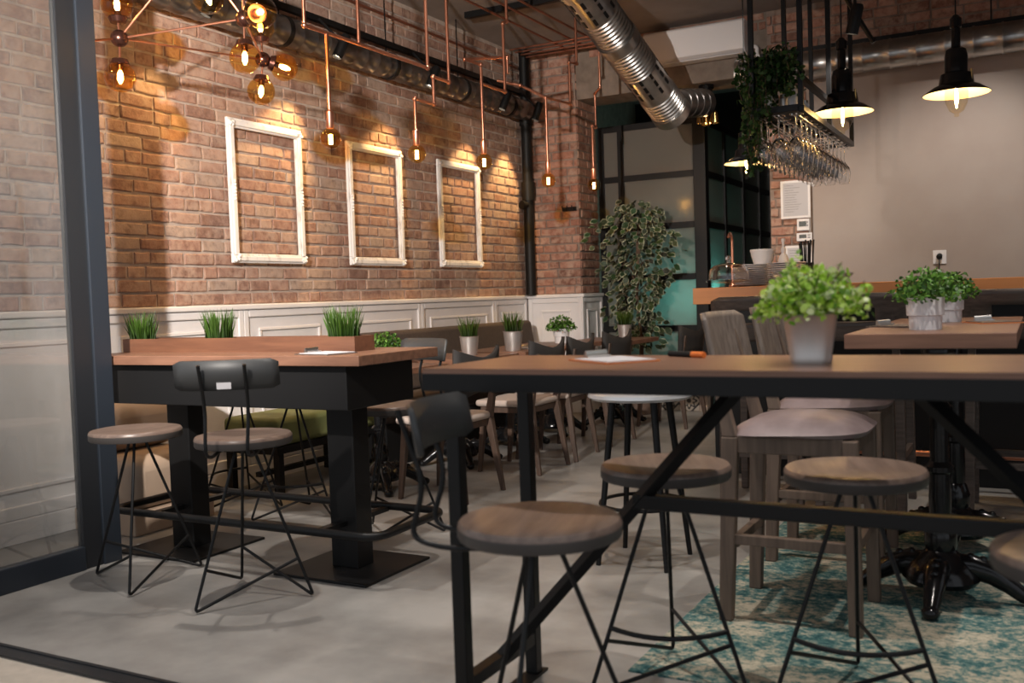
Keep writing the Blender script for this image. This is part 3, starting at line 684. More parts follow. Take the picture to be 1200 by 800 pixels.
def clipboard(loc, rz, label, board='dark_wood', group=None, sc=.72, paper='paper'):
    t = thing('menu_clipboard', label, 'clipboard', loc, rz, group); t.scale = (sc, sc, 1)
    B().box(-.11, .11, -.15, .15, 0, .004).build('board', board, t, smooth=False)
    B().box(-.10, .10, -.14, .12, .004, .0065).build('paper', paper, t, smooth=False)
    B().box(-.05, .05, .105, .14, .0065, .012).tube([(-.045, .135, .016), (.045, .135, .018)], .009, 8).build('clip', 'bright_steel', t)
    return t
clipboard((-2.60, 3.16, .94), 1.35, 'menu clipboard at the open end of the planter table')
t = tag(B().box(-.11, .11, -.11, .11, 0, .003).build('menu_sheet', 'paper', smooth=False, loc=(-3.05, 3.52, .94)), 'white paper menu behind the planter box', 'menu')

# ================================================================== WIRE STOOLS
HS = 0.65
def make_stool(label, loc, rz, back=False, ring=True, group='wire leg stools', zs=HS, tagp=False, dzb=0.0):
    t = thing('wire_stool', label, 'stool', loc, rz, group)
    b = B().lathe([(.001, zs - .008), (.11, zs - .0035), (.165, zs), (.182, zs - .003), (.187, zs - .010), (.188, zs - .016)], 36, caps=False); b.build('seat', 'seat_wood', t)
    B().lathe([(.188, zs - .016), (.188, zs - .036), (.184, zs - .042), (.001, zs - .043)], 36, caps=False).build('seat_edge', 'seat_edge', t)
    B().lathe([(.055, zs - .052), (.055, zs - .043)], 18).build('hub_plate', 'black_steel', t)
    feet = [(.257 * math.cos(a), .257 * math.sin(a), .007) for a in (PI / 2 + .35, PI / 2 + .35 + 2 * PI / 3, PI / 2 + .35 + 4 * PI / 3)]
    tops = [(f[0] * .14, f[1] * .14, zs - .052) for f in feet]
    on = lambda k, z: Vector(tops[k]).lerp(Vector(feet[k]), (zs - .052 - z) / (zs - .052 - .007))
    for k in range(3): B().tube(arc([tops[k], feet[k], on((k + 1) % 3, .155)], .02), .0062, 8).build('leg', 'black_steel', t)
    if ring:
        a, c = on(0, .19), on(1, .19); m = (a + c) / 2; m = m + Vector((m.x, m.y, 0)).normalized() * .075
        B().tube([a * (1 - s) ** 2 + (m * 2 - (a + c) / 2) * 2 * s * (1 - s) + c * s * s for s in [i / 10 for i in range(11)]], .0075, 8).build('footrest', 'black_steel', t)
    if back:
        for s in (-1, 1):
            x = s * .075
            B().tube(arc([(x, .10, zs - .05), (x, -.20, zs - .06), (x, -.285, zs - .04), (x * 1.05, -.245, zs + .12 + dzb), (x * 1.1, -.302, zs + .29 + dzb)], .05, 6), .0068, 8).build('back_rod', 'black_steel', t)
        b = B(); n = 14; W, R_ = .20, .36
        for i in range(n + 1):
            a = (i / n * 2 - 1) * W / R_
            for z_, off in ((zs + .195, 0), (zs + .25, -.008), (zs + .305, -.018)):
                e = abs(i / n * 2 - 1); tr_ = .012 if e > .97 else 0
                b.add([(R_ * math.sin(a), -.262 + off + R_ * (1 - math.cos(a)), z_ + dzb + (tr_ if z_ < zs + .2 else -tr_ if z_ > zs + .3 else 0))], [])
        b.f = [(i * 3 + k, (i + 1) * 3 + k, (i + 1) * 3 + k + 1, i * 3 + k + 1) for i in range(n) for k in range(2)]; b.mi = [0] * len(b.f)
        o = b.build('backrest', 'dark_grey_panel', t); sm = o.modifiers.new('solid', 'SOLIDIFY'); sm.thickness = .012; sm.offset = 0
        if tagp: B().box(-.026, .026, -.0015, .0015, -.012, .012).build('sticker', 'paper', t, smooth=False, loc=(.0, -.272, zs + .212))
    return t
make_stool('round wooden stool without backrest beside the glass door frame', (-3.36, 2.82, 0), 1.35, False, False)
make_stool('wire stool with black backrest and white sticker before the planter table', (-2.75, 2.82, 0), .55, True, False, tagp=True)
make_stool('wire stool behind the planter table near the beige armchair', (-4.03, 4.12, 0), .3, False, True)
make_stool('wire stool behind the planter table before the green bench', (-3.55, 4.03, 0), 2.2, False, True)
make_stool('wire stool with black backrest behind the open end of the planter table', (-2.80, 3.86, 0), PI - .35, True, False)
make_stool('round stool with black backrest turned sideways at the long trestle table', (-1.0, 1.94, 0), -PI / 2 + .25, True, False, dzb=-.035)
make_stool('wire stool on the rug corner behind the trestle table', (-.955, 2.66, .006), 2.05, False, True)
make_stool('wire stool between the rug corner stool and the ornate iron pedestal', (-.445, 2.75, .006), 1.9, False, True)
make_stool('wire stool cut by the picture edge before the iron pedestal', (.10, 2.06, 0), .6, False, False)
t = thing('steel_stool', 'pale steel round stool seen under the long trestle table top', 'stool', (-1.50, 3.89, 0))
B().lathe([(.001, .735), (.19, .735), (.222, .725), (.226, .712), (.21, .70), (.001, .695)], 36, caps=False).build('seat', 'pale_steel', t)
for k in range(4):
    a = PI / 4 + k * PI / 2; B().tube([(.13 * math.cos(a), .13 * math.sin(a), .70), (.215 * math.cos(a), .215 * math.sin(a), 0)], [.016, .011], 10).build('leg', 'black_steel', t)
B().tube([(.185 * math.cos(k * PI / 12), .185 * math.sin(k * PI / 12), .25) for k in range(24)], .008, 8, closed=True).build('foot_ring', 'black_steel', t)

# ================================================================== NEAR TRESTLE TABLE
NT = thing('trestle_table', 'long trestle table with wooden top, black edge and diagonal steel braces', 'table', (-.45, 2.36, 0))
xl, xr = -.97, 1.05
B().box(xl, xr, -.245, .265, .957, .97).build('tabletop', 'table_wood', NT, smooth=False)
B().box(xl - .003, xr + .003, -.248, .268, .912, .957).build('edge_frame', 'black_satin', NT, smooth=False, bevel=.002)
for x in (xl + .06, xr - .06):
    for y in (-.19, .21): B().box(x - .019, x + .019, y - .019, y + .019, .008, .912).build('leg', 'black_steel', NT, smooth=False, bevel=.003)
    B().box(x - .025, x + .025, -.24, .255, 0, .008).build('foot_plate', 'black_steel', NT, smooth=False)
    B().box(x - .017, x + .017, -.171, .191, .10, .135).build('end_rail', 'black_steel', NT, smooth=False)
for x, xt in ((xl + .06, -.20), (xr - .06, .20)):
    B().tube([(x, 0.01, .12), (xt, 0.01, .912)], .021, 4).build('brace', 'black_steel', NT, smooth=False)
B().box(-.49, .49, -.008, .028, .585, .622).build('tie_bar', 'black_steel', NT, smooth=False, bevel=.003)
# zinc pot with bright plant
def pot(t, prof, m, soil_r, soil_z):
    B().lathe(prof, 28, caps=False).build('pot', m, t)
    B().lathe([(.001, soil_z), (soil_r, soil_z)], 24, caps=False).build('soil', 'soil', t)
LIME = [(.30, .52, .04), (.44, .68, .08), (.58, .76, .18), (.16, .34, .03), (.74, .82, .45)]
GRN = [(.045, .13, .018), (.08, .21, .028), (.13, .30, .045), (.028, .08, .012), (.18, .36, .07)]
t = thing('potted_plant', 'bright lime green bushy plant in a zinc pot on the trestle table', 'plant', (-.475, 2.35, .97))
pot(t, [(.001, 0), (.047, 0), (.050, .012), (.048, .018), (.062, .112), (.064, .114), (.062, .116), (.058, .105)], 'zinc_pot', .06, .104)
b = B(); leaflets(b, 1000, (0, 0, .118), .118, .115, .0105, rg, LIME); leaflets(b, 260, (0, 0, .135), .135, .07, .009, rg, LIME, under=True)
for (x, z, n) in ((-.045, .235, 26), (.075, .22, 16), (.12, .18, 18), (.125, .14, 18), (-.12, .14, 10), (-.03, .26, 8)):
    for _ in range(n // 2): leaflets(b, 2, (x, rg.uniform(-.02, .02), z - .02), .018, .03, .0085, rg, LIME, under=True)
stuff(b.build('foliage', 'leaves', t, smooth=False))
s_ = B()
for k in range(26):
    a = rg.uniform(0, 6.28); s_.tube([(.02 * math.cos(a), .02 * math.sin(a), .10), (.06 * math.cos(a), .06 * math.sin(a), .17), (.10 * math.cos(a), .10 * math.sin(a), .21)], .0012, 4)
s_.build('stems', 'trunk', t)
for (x, z, x2) in ((-.045, .245, -.03), (.075, .235, .04), (.125, .19, .07)): B().tube([(0, 0, .11), (x2, 0, z * .75), (x, 0, z)], .0013, 4).build('sprig', 'trunk', t)
t = clipboard((-1.0, 2.40, .97), .9, 'orange menu clipboard with steel clip on the trestle table', 'orange_board')
t = thing('marker_pen', 'black marker pen with an orange cap lying on the trestle table', 'pen', (-.85, 2.545, .978), -.5)
B().tube([(-.06, 0, 0), (.03, 0, 0)], .008, 10).build('barrel', 'black_satin', t)
B().tube([(.03, 0, 0), (.075, 0, 0)], .0085, 10).build('cap', 'orange_plastic', t)

# ================================================================== EMPTY WHITE FRAMES ON THE BRICK
def frame(y0, y1, lab, tilt=0):
    z0, z1 = 1.424, 2.342; W, Hh = y1 - y0, z1 - z0; wv = .062
    t = thing('picture_frame', lab, 'frame', (XW + .012, (y0 + y1) / 2, z0), 0, 'empty white frames')
    for nm, a in (('bottom', 0), ('top', 1)):
        zb = 0 if a == 0 else Hh - wv
        b = B(); b.box(0, .022, -W / 2, W / 2, zb, zb + wv); b.box(.022, .034, -W / 2 + .006, W / 2 - .006, zb + .012, zb + wv - .016)
        b.build(nm + '_rail', 'white_worn', t, smooth=False, bevel=.006)
    for nm, s in (('left', -1), ('right', 1)):
        ya = -W / 2 if s < 0 else W / 2 - wv
        b = B(); b.box(0, .022, ya, ya + wv, wv, Hh - wv); b.box(.022, .034, ya + .012, ya + wv - .014, wv - .01, Hh - wv + .01)
        b.build('side_rail', 'white_worn', t, smooth=False, bevel=.006)
    for sy in (-1, 1):
        for zz in (wv / 2, Hh - wv / 2):
            b = B(); rr = random.Random(int(zz * 100) + sy)
            for k in range(5): b.sphere((.034, sy * (W / 2 - wv / 2) + rr.uniform(-.02, .02), zz + rr.uniform(-.02, .02)), .011, 8, 6)
            b.build('corner_ornament', 'white_worn', t)
        b = B()
        for k in range(6): b.sphere((.034, sy * (W / 2 - wv / 2), Hh / 2 + (k - 2.5) * .022), .012 - abs(k - 2.5) * .001, 8, 6)
        b.build('side_ornament', 'white_worn', t)
frame(4.565, 5.265, 'empty ornate white frame on brick below the chandelier')
frame(5.765, 6.465, 'empty ornate white frame on brick between two others')
frame(7.00, 7.70, 'empty ornate white frame on brick closest to the black drain pipe')
# iron coat hook on the column
t = thing('coat_hook', 'small black iron coat hook on the brick column', 'hook', (-3.99, YB - .012, 1.98))
B().box(-.07, .07, -.008, .012, -.02, .02).build('plate', 'black_iron', t, smooth=False)
for x in (-.05, 0, .05): B().tube([(x, -.008, 0), (x, -.05, -.01), (x, -.06, .03)], .006, 6).build('prong', 'black_iron', t)

# ================================================================== SEATING ALONG THE BRICK WALL
t = thing('beige_armchair', 'beige leather armchair with rounded cushions behind the planter table', 'armchair', (-4.20, 3.60, 0))
B().box(-.27, .19, -.27, .27, 0, .12).build('plinth', 'beige_leather', t, smooth=False, bevel=.01)
B().box(-.27, .19, -.27, .26, .12, .40).build('seat_cushion', 'beige_leather', t, bevel=.08, segs=5)
B().box(-.27, -.02, -.27, .28, .40, .68).build('back_cushion', 'beige_leather', t, bevel=.10, segs=5)
t = thing('green_bench', 'bench with mottled green velvet cushion on a black frame along the panelling', 'bench', (-4.205, 4.86, 0))
B().box(-.22, .22, -.50, .50, .30, .47).build('cushion', 'green_velvet', t, bevel=.035, segs=3)
B().box(-.215, .215, -.50, .50, .255, .30).build('frame', 'black_steel', t, smooth=False)
for x in (-.19, .19):
    for y in (-.46, .46): B().box(x - .022, x + .022, y - .022, y + .022, 0, .255).build('leg', 'black_steel', t, smooth=False)
B().box(-.02, .02, -.438, .438, .10, .13).build('stretcher', 'black_steel', t, smooth=False)
t = thing('banquette', 'long dark brown upholstered banquette along the white panelling', 'banquette', (-4.20, 6.85, 0))
B().box(-.24, .26, -1.45, 1.42, 0, .30).build('base', 'black_satin', t, smooth=False)
B().box(-.24, .28, -1.45, 1.42, .30, .46).build('seat', 'brown_fabric', t, bevel=.03, segs=3)
b = B(); pr = [(-.24, .46), (-.02, .46), (-.10, .92), (-.24, .92)]; n = 4
b.add([(x, y, z) for y in (-1.45, 1.46) for x, z in pr], [(0, 1, 2, 3), (7, 6, 5, 4)] + [(k, 4 + k, 4 + (k + 1) % 4, (k + 1) % 4) for k in range(4)])
b.build('backrest', 'brown_fabric', t, bevel=.03, segs=3)

# cast iron pedestal parts, foot at origin
def iron_base(t, h, scale=1.0, feet_rot=PI / 4):
    s = scale
    B().lathe([(.12 * s, .055), (.135 * s, .075), (.130 * s, .10), (.10 * s, .135), (.075 * s, .155), (.06 * s, .165), (.052 * s, .175), (.056 * s, .19), (.056 * s, .23), (.044 * s, .27), (.036 * s, .28), (.038 * s, .36), (.036 * s, h * .50), (.05 * s, h * .51), (.05 * s, h * .53), (.033 * s, h * .55), (.032 * s, h * .74), (.045 * s, h * .75), (.045 * s, h * .77), (.03 * s, h * .79), (.03 * s, h - .03), (.06 * s, h - .012), (.06 * s, h)], 20).build('column', 'black_iron', t)
    for k in range(4):
        a = feet_rot + k * PI / 2; c, d = math.cos(a), math.sin(a)
        b = B(); P = [(.05, .115), (.11, .118), (.17, .10), (.225, .065), (.265, .035), (.285, .024)]
        b.tube([(c * r * s, d * r * s, z) for r, z in P], [.050 * s, .046 * s, .040 * s, .032 * s, .027 * s, .024 * s], 10)
        b.sphere((c * .29 * s, d * .29 * s, .024), .030 * s, 10, 8, .8)
        for q, (r, z) in enumerate(((.10, .155), (.14, .148), (.18, .128))): b.sphere((c * r * s, d * r * s, z), .016 * s, 8, 6)
        b.build('claw_foot', 'black_iron', t)
def dining_table(x, y, lab, w=.62, d=.66, h=.75):
    t = thing('dining_table', lab, 'table', (x, y, 0), 0, 'small dining tables')
    B().box(-w / 2, w / 2, -d / 2, d / 2, h - .035, h).build('tabletop', 'table_wood', t, smooth=False, bevel=.003)
    iron_base(t, h - .035, .95)
    return t
def dining_chair_proto():
    t = thing('dining_chair', 'x', 'chair', (0, 0, 0), 0, 'dining chairs by the banquette tables')
    for s in (-1, 1):
        B().taper((s * .215, -.235, 0), (s * .185, -.17, .44), .012, .013, .021, .024).build('leg', 'chair_wood', t, smooth=False, bevel=.004)
        B().taper((s * .205, .215, 0), (s * .185, .17, .44), .012, .013, .021, .022).build('leg', 'chair_wood', t, smooth=False, bevel=.004)
        B().taper((s * .185, -.17, .44), (s * .19, -.235, .78), .021, .022, .014, .012).build('back_post', 'chair_wood', t, smooth=False, bevel=.003)
    B().box(-.20, .20, -.17, .19, .395, .435).build('seat_frame', 'chair_wood', t, smooth=False, bevel=.004)
    B().box(-.225, .225, -.19, .225, .435, .48).build('seat_pad', 'cream_fabric', t, bevel=.02, segs=3)
    b = B(); n = 12; W = .235
    for i in range(n + 1):
        e = i / n * 2 - 1; y = -.245 + .055 * e * e; top = .81 + .06 * abs(e) ** 1.6; bot = .56 + .05 * (1 - e * e) * 1.2
        for k in range(4): z = bot + (top - bot) * k / 3; b.add([(W * e * (1 + .06 * k / 3), y - .02 * k / 3, z)], [])
    b.f = [(i * 4 + k, (i + 1) * 4 + k, (i + 1) * 4 + k + 1, i * 4 + k + 1) for i in range(n) for k in range(3)]; b.mi = [0] * len(b.f)
    o = b.build('backrest', 'black_fabric', t); sm = o.modifiers.new('solid', 'SOLIDIFY'); sm.thickness = .022; sm.offset = 0
    return t
DT = [(-3.56, 4.80, 'small wooden table behind the planter table with a bushy plant'), (-3.56, 5.74, 'small wooden table with a grass pot, first beside the brown banquette'), (-3.56, 6.50, 'small wooden table with a paper menu and tall zinc grass pot'), (-3.56, 7.22, 'small wooden table with a bushy plant in a white pot'), (-3.30, 7.92, 'small dark table beside the variegated ficus')]
for x, y, lab in DT: dining_table(x, y, lab)
dc = dining_chair_proto(); first = True
CH = [(-3.05, 4.79, PI / 2, 'wooden dining chair at the table with the green bushy plant'), (-3.05, 5.70, PI / 2, 'wooden dining chair at the first grass pot table by the banquette'),
      (-3.05, 6.22, PI / 2 + .06, 'wooden dining chair at the table with the tall zinc grass pot'), (-3.05, 6.92, PI / 2 - .05, 'wooden dining chair at the table with the white pot plant'),
      (-2.80, 7.98, PI / 2 - .1, 'wooden dining chair with its back to the glazed partition corner')]
for x, y, rz, lab in CH:
    if first: dc.location = (x, y, 0); dc.rotation_euler = (0, 0, rz); dc['label'] = lab; first = False
    else: copy_tree(dc, None, (x, y, 0), rz, lab)
def small_plant(loc, kind, potm, lab, s=1.0, white=False):
    t = thing('potted_plant', lab, 'plant', loc)
    if white: pot(t, [(.001, 0), (.050 * s, 0), (.052 * s, .045 * s), (.058 * s, .047 * s), (.060 * s, .105 * s), (.056 * s, .105 * s), (.054 * s, .095 * s)], potm, .055 * s, .09 * s); zt = .09 * s
    else: pot(t, [(.001, 0), (.042 * s, 0), (.044 * s, .01), (.054 * s, .105 * s), (.057 * s, .108 * s), (.052 * s, .10 * s)], potm, .052 * s, .095 * s); zt = .095 * s
    b = B()
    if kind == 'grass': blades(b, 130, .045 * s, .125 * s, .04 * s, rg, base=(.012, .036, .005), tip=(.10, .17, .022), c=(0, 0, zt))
    else:
        leaflets(b, 520, (0, 0, zt), .115 * s, .115 * s, .010 * s, rg, GRN); leaflets(b, 120, (0, 0, zt + .02), .125 * s, .06 * s, .010 * s, rg, GRN)
    stuff(b.build('foliage', 'leaves', t, smooth=False))
    if kind != 'grass':
        s2 = B()
        for k in range(16): a = rg.uniform(0, 6.28); s2.tube([(.02 * s * math.cos(a), .02 * s * math.sin(a), zt - .003), (.06 * s * math.cos(a), .06 * s * math.sin(a), zt + .07 * s)], .0012, 4)
        stuff(s2.build('stems', 'trunk', t))
    return t
small_plant((-3.58, 4.92, .75), 'bush', 'white_ceramic', 'bushy green plant partly hidden behind a black stool backrest', 1.05, True)
small_plant((-3.52, 5.84, .75), 'grass', 'zinc_pot', 'grass in a wide zinc pot on the first banquette table', 1.25)
small_plant((-3.44, 6.34, .75), 'grass', 'zinc_pot', 'grass in a tall zinc pot beside a paper menu', 1.35)
small_plant((-3.53, 7.36, .75), 'bush', 'white_ceramic', 'bushy green plant in a white pot before the panelling', 1.15, True)
small_plant((-3.20, 7.96, .75), 'grass', 'zinc_pot', 'grass in a zinc pot beside the ficus', 1.15)
clipboard((-3.50, 6.60, .75), .3, 'paper menu beside the tall zinc grass pot')

# ficus tree
t = thing('ficus_tree', 'tall variegated ficus tree before the glazed partition', 'plant', (-3.34, 8.63, 0))
B().lathe([(.001, 0), (.12, 0), (.16, .30), (.165, .30), (.15, .27)], 24, caps=False).build('pot', 'terracotta', t)
B().lathe([(.001, .27), (.15, .27)], 20, caps=False).build('soil', 'soil', t)
rf = random.Random(5)
for k in range(3):
    x, y = rf.uniform(-.03, .03), rf.uniform(-.03, .03)
    B().tube([(x, y, .26), (x + .02, y, .7), (-x + .02, -y, 1.1), (x * 2, y, 1.6), (x * 4, y * 3, 1.85)], [.016, .014, .013, .010, .006], 8).build('trunk', 'trunk', t)
b = B(); LV = (.030, .048, .022); LE = (.40, .41, .28)
def ficus_leaf(p, d, nrm, s):
    u = d.normalized(); v = nrm.cross(u).normalized(); nrm = u.cross(v); wv = s * .42
    P = [p, p + u * s * .3 + v * wv * .9, p + u * s * .65 + v * wv, p + u * s * 1.15 - nrm * s * .15, p + u * s * .65 - v * wv, p + u * s * .3 - v * wv * .9, p + u * s * .3 + v * wv * .66 - nrm * .004, p + u * s * .65 + v * wv * .72 - nrm * .004, p + u * s * .97, p + u * s * .65 - v * wv * .72 - nrm * .004, p + u * s * .3 - v * wv * .66 - nrm * .004]
    k = rf.uniform(.5, 1.3); e = tuple(q * k for q in LE); g = tuple(q * rf.uniform(.7, 1.3) for q in LV)
    b.add(P, [(0, 1, 6), (1, 2, 7, 6), (2, 3, 8, 7), (3, 4, 9, 8), (4, 5, 10, 9), (5, 0, 10), (0, 6, 10), (6, 7, 9, 10), (7, 8, 9)], [g, e, e, e, e, e, g, g, g, g, g])
for _ in range(680):
    z = rf.choice([rf.uniform(1.1, 2.02), rf.uniform(1.2, 1.95), rf.uniform(.62, 1.15)])
    rr = (.36 if z > 1.15 else .25) * math.sqrt(max(.05, 1 - ((z - 1.55) / .52) ** 2 if z > 1.15 else .8)) * math.sqrt(rf.random())
    a = rf.uniform(0, 6.28); rr *= 1 + .28 * math.sin(3 * a + z * 9) + .18 * math.sin(z * 17 + a); p = Vector((rr * math.cos(a), rr * math.sin(a), z))
    d = Vector((math.cos(a) + rf.uniform(-.8, .8), math.sin(a) + rf.uniform(-.8, .8), rf.uniform(-1.6, .1)))
    ficus_leaf(p, d, Vector((rf.uniform(-.6, .6), -1 + rf.uniform(-.3, .6), rf.uniform(0, 1))), rf.uniform(.05, .085))
stuff(b.build('leaves', 'leaves_dark', t, smooth=False))
for k in range(22):
    a = rf.uniform(0, 6.28); z = rf.uniform(.7, 1.7); l = rf.uniform(.15, .28)
    B().tube([(0, 0, z), (l * .6 * math.cos(a), l * .6 * math.sin(a), z + .12), (l * math.cos(a), l * math.sin(a), z + .1)], [.006, .004, .002], 5).build('branch', 'trunk', t)

# ================================================================== RUG, PEDESTAL TABLES AND WOODEN BAR CHAIRS
rug = tag(B().box(-1.105, 1.6, 2.70, 4.78, 0, .006).build('rug', 'rug_pile', smooth=False), 'distressed teal and cream patterned rug under the wooden bar chairs', 'rug')
def ped_table(y0, y1, lab):
    t = thing('pedestal_table', lab, 'table', (-.32, (y0 + y1) / 2, .006), 0, 'iron pedestal tables')
    d = (y1 - y0) / 2
    B().box(-.26, .26, -d, d, .929, .979).build('tabletop', 'table_wood', t, smooth=False, bevel=.003)
    B().box(-.17, .17, -.03, .03, .905, .929).build('top_plate', 'black_iron', t, smooth=False)
    iron_base(t, .905, 1.0, PI / 4 + .75)
ped_table(3.42, 4.19, 'wooden pedestal table with the round white pot, iron claw feet on the rug')
ped_table(4.20, 4.93, 'wooden pedestal table against the other, closer to the bar')
small_plant((-.355, 3.74, .985), 'bush', 'white_ceramic', 'bushy fresh green plant in a stepped white pot on the pedestal table', 1.08, True)
small_plant((-.335, 4.43, .985), 'bush', 'white_ceramic', 'green plant in a white pot tucked behind the other white pot', 1.08, True)
clipboard((-.46, 3.98, .985), .9, 'dark menu clipboard left of the stepped white pot', paper='dark_wood')
clipboard((-.16, 4.25, .985), .4, 'dark menu clipboard with steel clip beside the hidden white pot', 'orange_board', paper='dark_wood')
def back_panel(t, W, z0, z1, y, m, hole=None, lean=.05, curve=.06, thick=.018):
    b = B(); nx, nz = 20, 10; idx = {}
    for i in range(nx + 1):
        e = i / nx * 2 - 1
        for k in range(nz + 1):
            f_ = k / nz; rd = .02 * max(0, abs(e) - .8) / .2 if k in (0, nz) else 0
            idx[(i, k)] = len(b.v); b.add([(W * e, y + curve * e * e - lean * f_, z0 + (z1 - z0) * f_ + (rd if k == 0 else -rd if k == nz else 0))], [])
    for i in range(nx):
        for k in range(nz):
            if hole and hole[0] <= i < hole[1] and hole[2] <= k < hole[3]: continue
            b.f.append((idx[(i, k)], idx[(i + 1, k)], idx[(i + 1, k + 1)], idx[(i, k + 1)])); b.mi.append(0)
    o = b.build('backrest', m, t); sm = o.modifiers.new('solid', 'SOLIDIFY'); sm.thickness = thick; sm.offset = 0
    return o
def bar_chair(lab, loc, rz, group, hole=None, wm='barchair_wood', bm='grey_wood', sm_='taupe_leather', hs=.70):
    t = thing('bar_chair', lab, 'bar chair', loc, rz, group)
    for s in (-1, 1):
        B().taper((s * .20, -.215, 0), (s * .19, -.19, hs - .06), .021, .023, .022, .028).build('leg', wm, t, smooth=False, bevel=.005)
        B().taper((s * .20, .215, 0), (s * .19, .205, hs - .06), .020, .022, .022, .024).build('leg', wm, t, smooth=False, bevel=.005)
        B().taper((s * .19, -.19, hs - .06), (s * .165, -.272, hs + .30), .020, .025, .012, .008).build('back_post', wm, t, smooth=False, bevel=.004)
        B().box(s * .195 - .014, s * .195 + .014, -.19, .19, .268, .303).build('side_stretcher', wm, t, smooth=False, bevel=.003)
        B().box(s * .19 - .016, s * .19 + .016, -.165, .185, hs - .115, hs - .055).build('side_rail', wm, t, smooth=False, bevel=.004)
    for y in (-.19, .20):
        B().box(-.175, .175, y - .014, y + .014, .25, .285).build('stretcher', wm, t, smooth=False, bevel=.003)
        B().box(-.17, .17, y - .014, y + .014, hs - .115, hs - .055).build('rail', wm, t, smooth=False, bevel=.004)
    b = B(); nx, ny = 14, 14; top, bot = [], []
    for i in range(nx + 1):
        for k in range(ny + 1):
            u, v = i / nx * 2 - 1, k / ny * 2 - 1; rr = max(abs(u), abs(v)); ex = (abs(u) ** 4 + abs(v) ** 4) ** .25; q = (rr / ex) if ex > 0 else 1
            x, y = u * q * .225, v * q * .235 + .015; e = min(1, rr)
            z = hs + .012 - .05 * e ** 4 - .012 * (1 - (v + 1) / 2) * 1.6 * e; top.append((x, y, z)); bot.append((x * .96, y * .96, hs - .055))
    N = ny + 1; f = [(i * N + k, (i + 1) * N + k, (i + 1) * N + k + 1, i * N + k + 1) for i in range(nx) for k in range(ny)]
    o0 = len(top); f += [tuple(reversed([q + o0 for q in g])) for g in f]
    ring = [(i, 0) for i in range(nx)] + [(nx, k) for k in range(ny)] + [(i, ny) for i in range(nx, 0, -1)] + [(0, k) for k in range(ny, 0, -1)]
    ids = [i * N + k for i, k in ring]; f += [(ids[k], ids[k] + o0, ids[(k + 1) % len(ids)] + o0, ids[(k + 1) % len(ids)]) for k in range(len(ids))]
    b.add(top + bot, f); b.build('seat_pad', sm_, t)
    back_panel(t, .235, hs + .13, hs + .365, -.262, bm, hole, curve=.05)
    return t
bar_chair('wooden bar chair with taupe leather seat facing the claw foot table', (-.745, 3.46, .006), -PI / 2, 'wooden bar chairs on the rug')
bar_chair('wooden bar chair with taupe seat tucked behind the zinc potted plant', (-.78, 4.25, .006), -PI / 2, 'wooden bar chairs on the rug')
HOLE = (6, 14, 4, 7)
for x, lab in ((-1.30, 'dark bar chair at the free end of the orange bar counter'), (-.80, 'dark bar chair with slotted wooden back behind the lime green plant'), (-.10, 'dark bar chair with slotted wooden back beside the white pots')):
    bar_chair(lab, (x, 5.32, 0), 0, 'dark chairs at the bar', HOLE, 'dark_wood', 'dark_wood', 'black_fabric', .745)

# ================================================================== BAR COUNTER
t = thing('bar_counter', 'long bar counter with orange wooden top and black front', 'bar counter', (0, 0, 0))
B().box(-1.80, 2.2, 5.95, 6.45, 0, 1.065).build('front_panel', 'black_satin', t, smooth=False)
for x in (-1.87, -1.375, ): pass
B().box(-1.875, -1.385, 5.8, 6.5, 1.065, 1.165).build('top_board', 'orange_wood', t, smooth=False, bevel=.003)
B().box(-1.383, 2.3, 5.8, 6.5, 1.065, 1.165).build('top_board', 'orange_wood', t, smooth=False, bevel=.003)
B().tube([(-1.7, 5.78, .205), (2.2, 5.78, .205)], .018, 10).build('foot_rail', 'copper', t)
for x in (-1.5, -.6, .4, 1.4): B().box(x - .01, x + .01, 5.78, 5.95, .196, .214).build('rail_bracket', 'black_steel', t, smooth=False)
ZB = 1.165
def plate_stack(x, y, n, lab, r=.115):
    proto = None
    for k in range(n):
        if proto is None:
            proto = B().lathe([(.001, .004), (r * .55, .004), (r * .62, .008), (r, .017), (r, .021), (r * .6, .012), (.001, .010)], 28, caps=False).build('plate', 'white_ceramic')
            tag(proto, lab, 'plate', lab + ' group'); o = proto
        else: o = proto.copy(); COL.objects.link(o)
        o.location = (x + rg.uniform(-.003, .003), y, ZB + k * .0125 - .004)
plate_stack(-1.64, 6.28, 11, 'white plate in the stack behind the glass cake dome')
plate_stack(-1.38, 6.15, 11, 'white plate in the stack beside the spray bottle')
t = thing('bowl', 'white bowl on the counter behind the plate stack', 'bowl', (-1.60, 6.45, ZB))
B().lathe([(.001, 0), (.04, 0), (.045, .1), (.075, .20), (.08, .24), (.074, .24), (.04, .1), (.001, .09)], 24, caps=False).build('vessel', 'white_ceramic', t)
B().lathe([(.0805, .225), (.083, .235), (.0805, .243)], 24, caps=False).build('rim', 'white_ceramic', t)
t = thing('cake_dome', 'clear glass cake stand with domed lid on the bar end', 'cake stand', (-1.70, 5.99, ZB))
B().lathe([(.001, 0), (.06, 0), (.05, .006), (.02, .015), (.03, .025), (.14, .032), (.145, .045), (.14, .047), (.001, .036)], 30, caps=False).build('stand', 'clear_glass', t)
B().lathe([(.121, .0475), (.125, .0475), (.124, .08), (.118, .11), (.095, .135), (.05, .148), (.014, .152), (.012, .165), (.020, .172), (.021, .186), (.012, .196), (.001, .197)] , 30, caps=False).lathe([(.001, .144), (.05, .144), (.092, .131), (.114, .107), (.120, .08), (.121, .0475)], 30, caps=False).build('dome', 'crystal', t)
t = thing('glass_dish', 'small clear glass pyramid dish beside the cake dome', 'dish', (-1.40, 5.93, ZB))
B().lathe([(.055, 0), (.055, .02), (.03, .05), (.012, .075), (.001, .078)], 4, caps=False).build('lid', 'clear_glass', t, smooth=False)
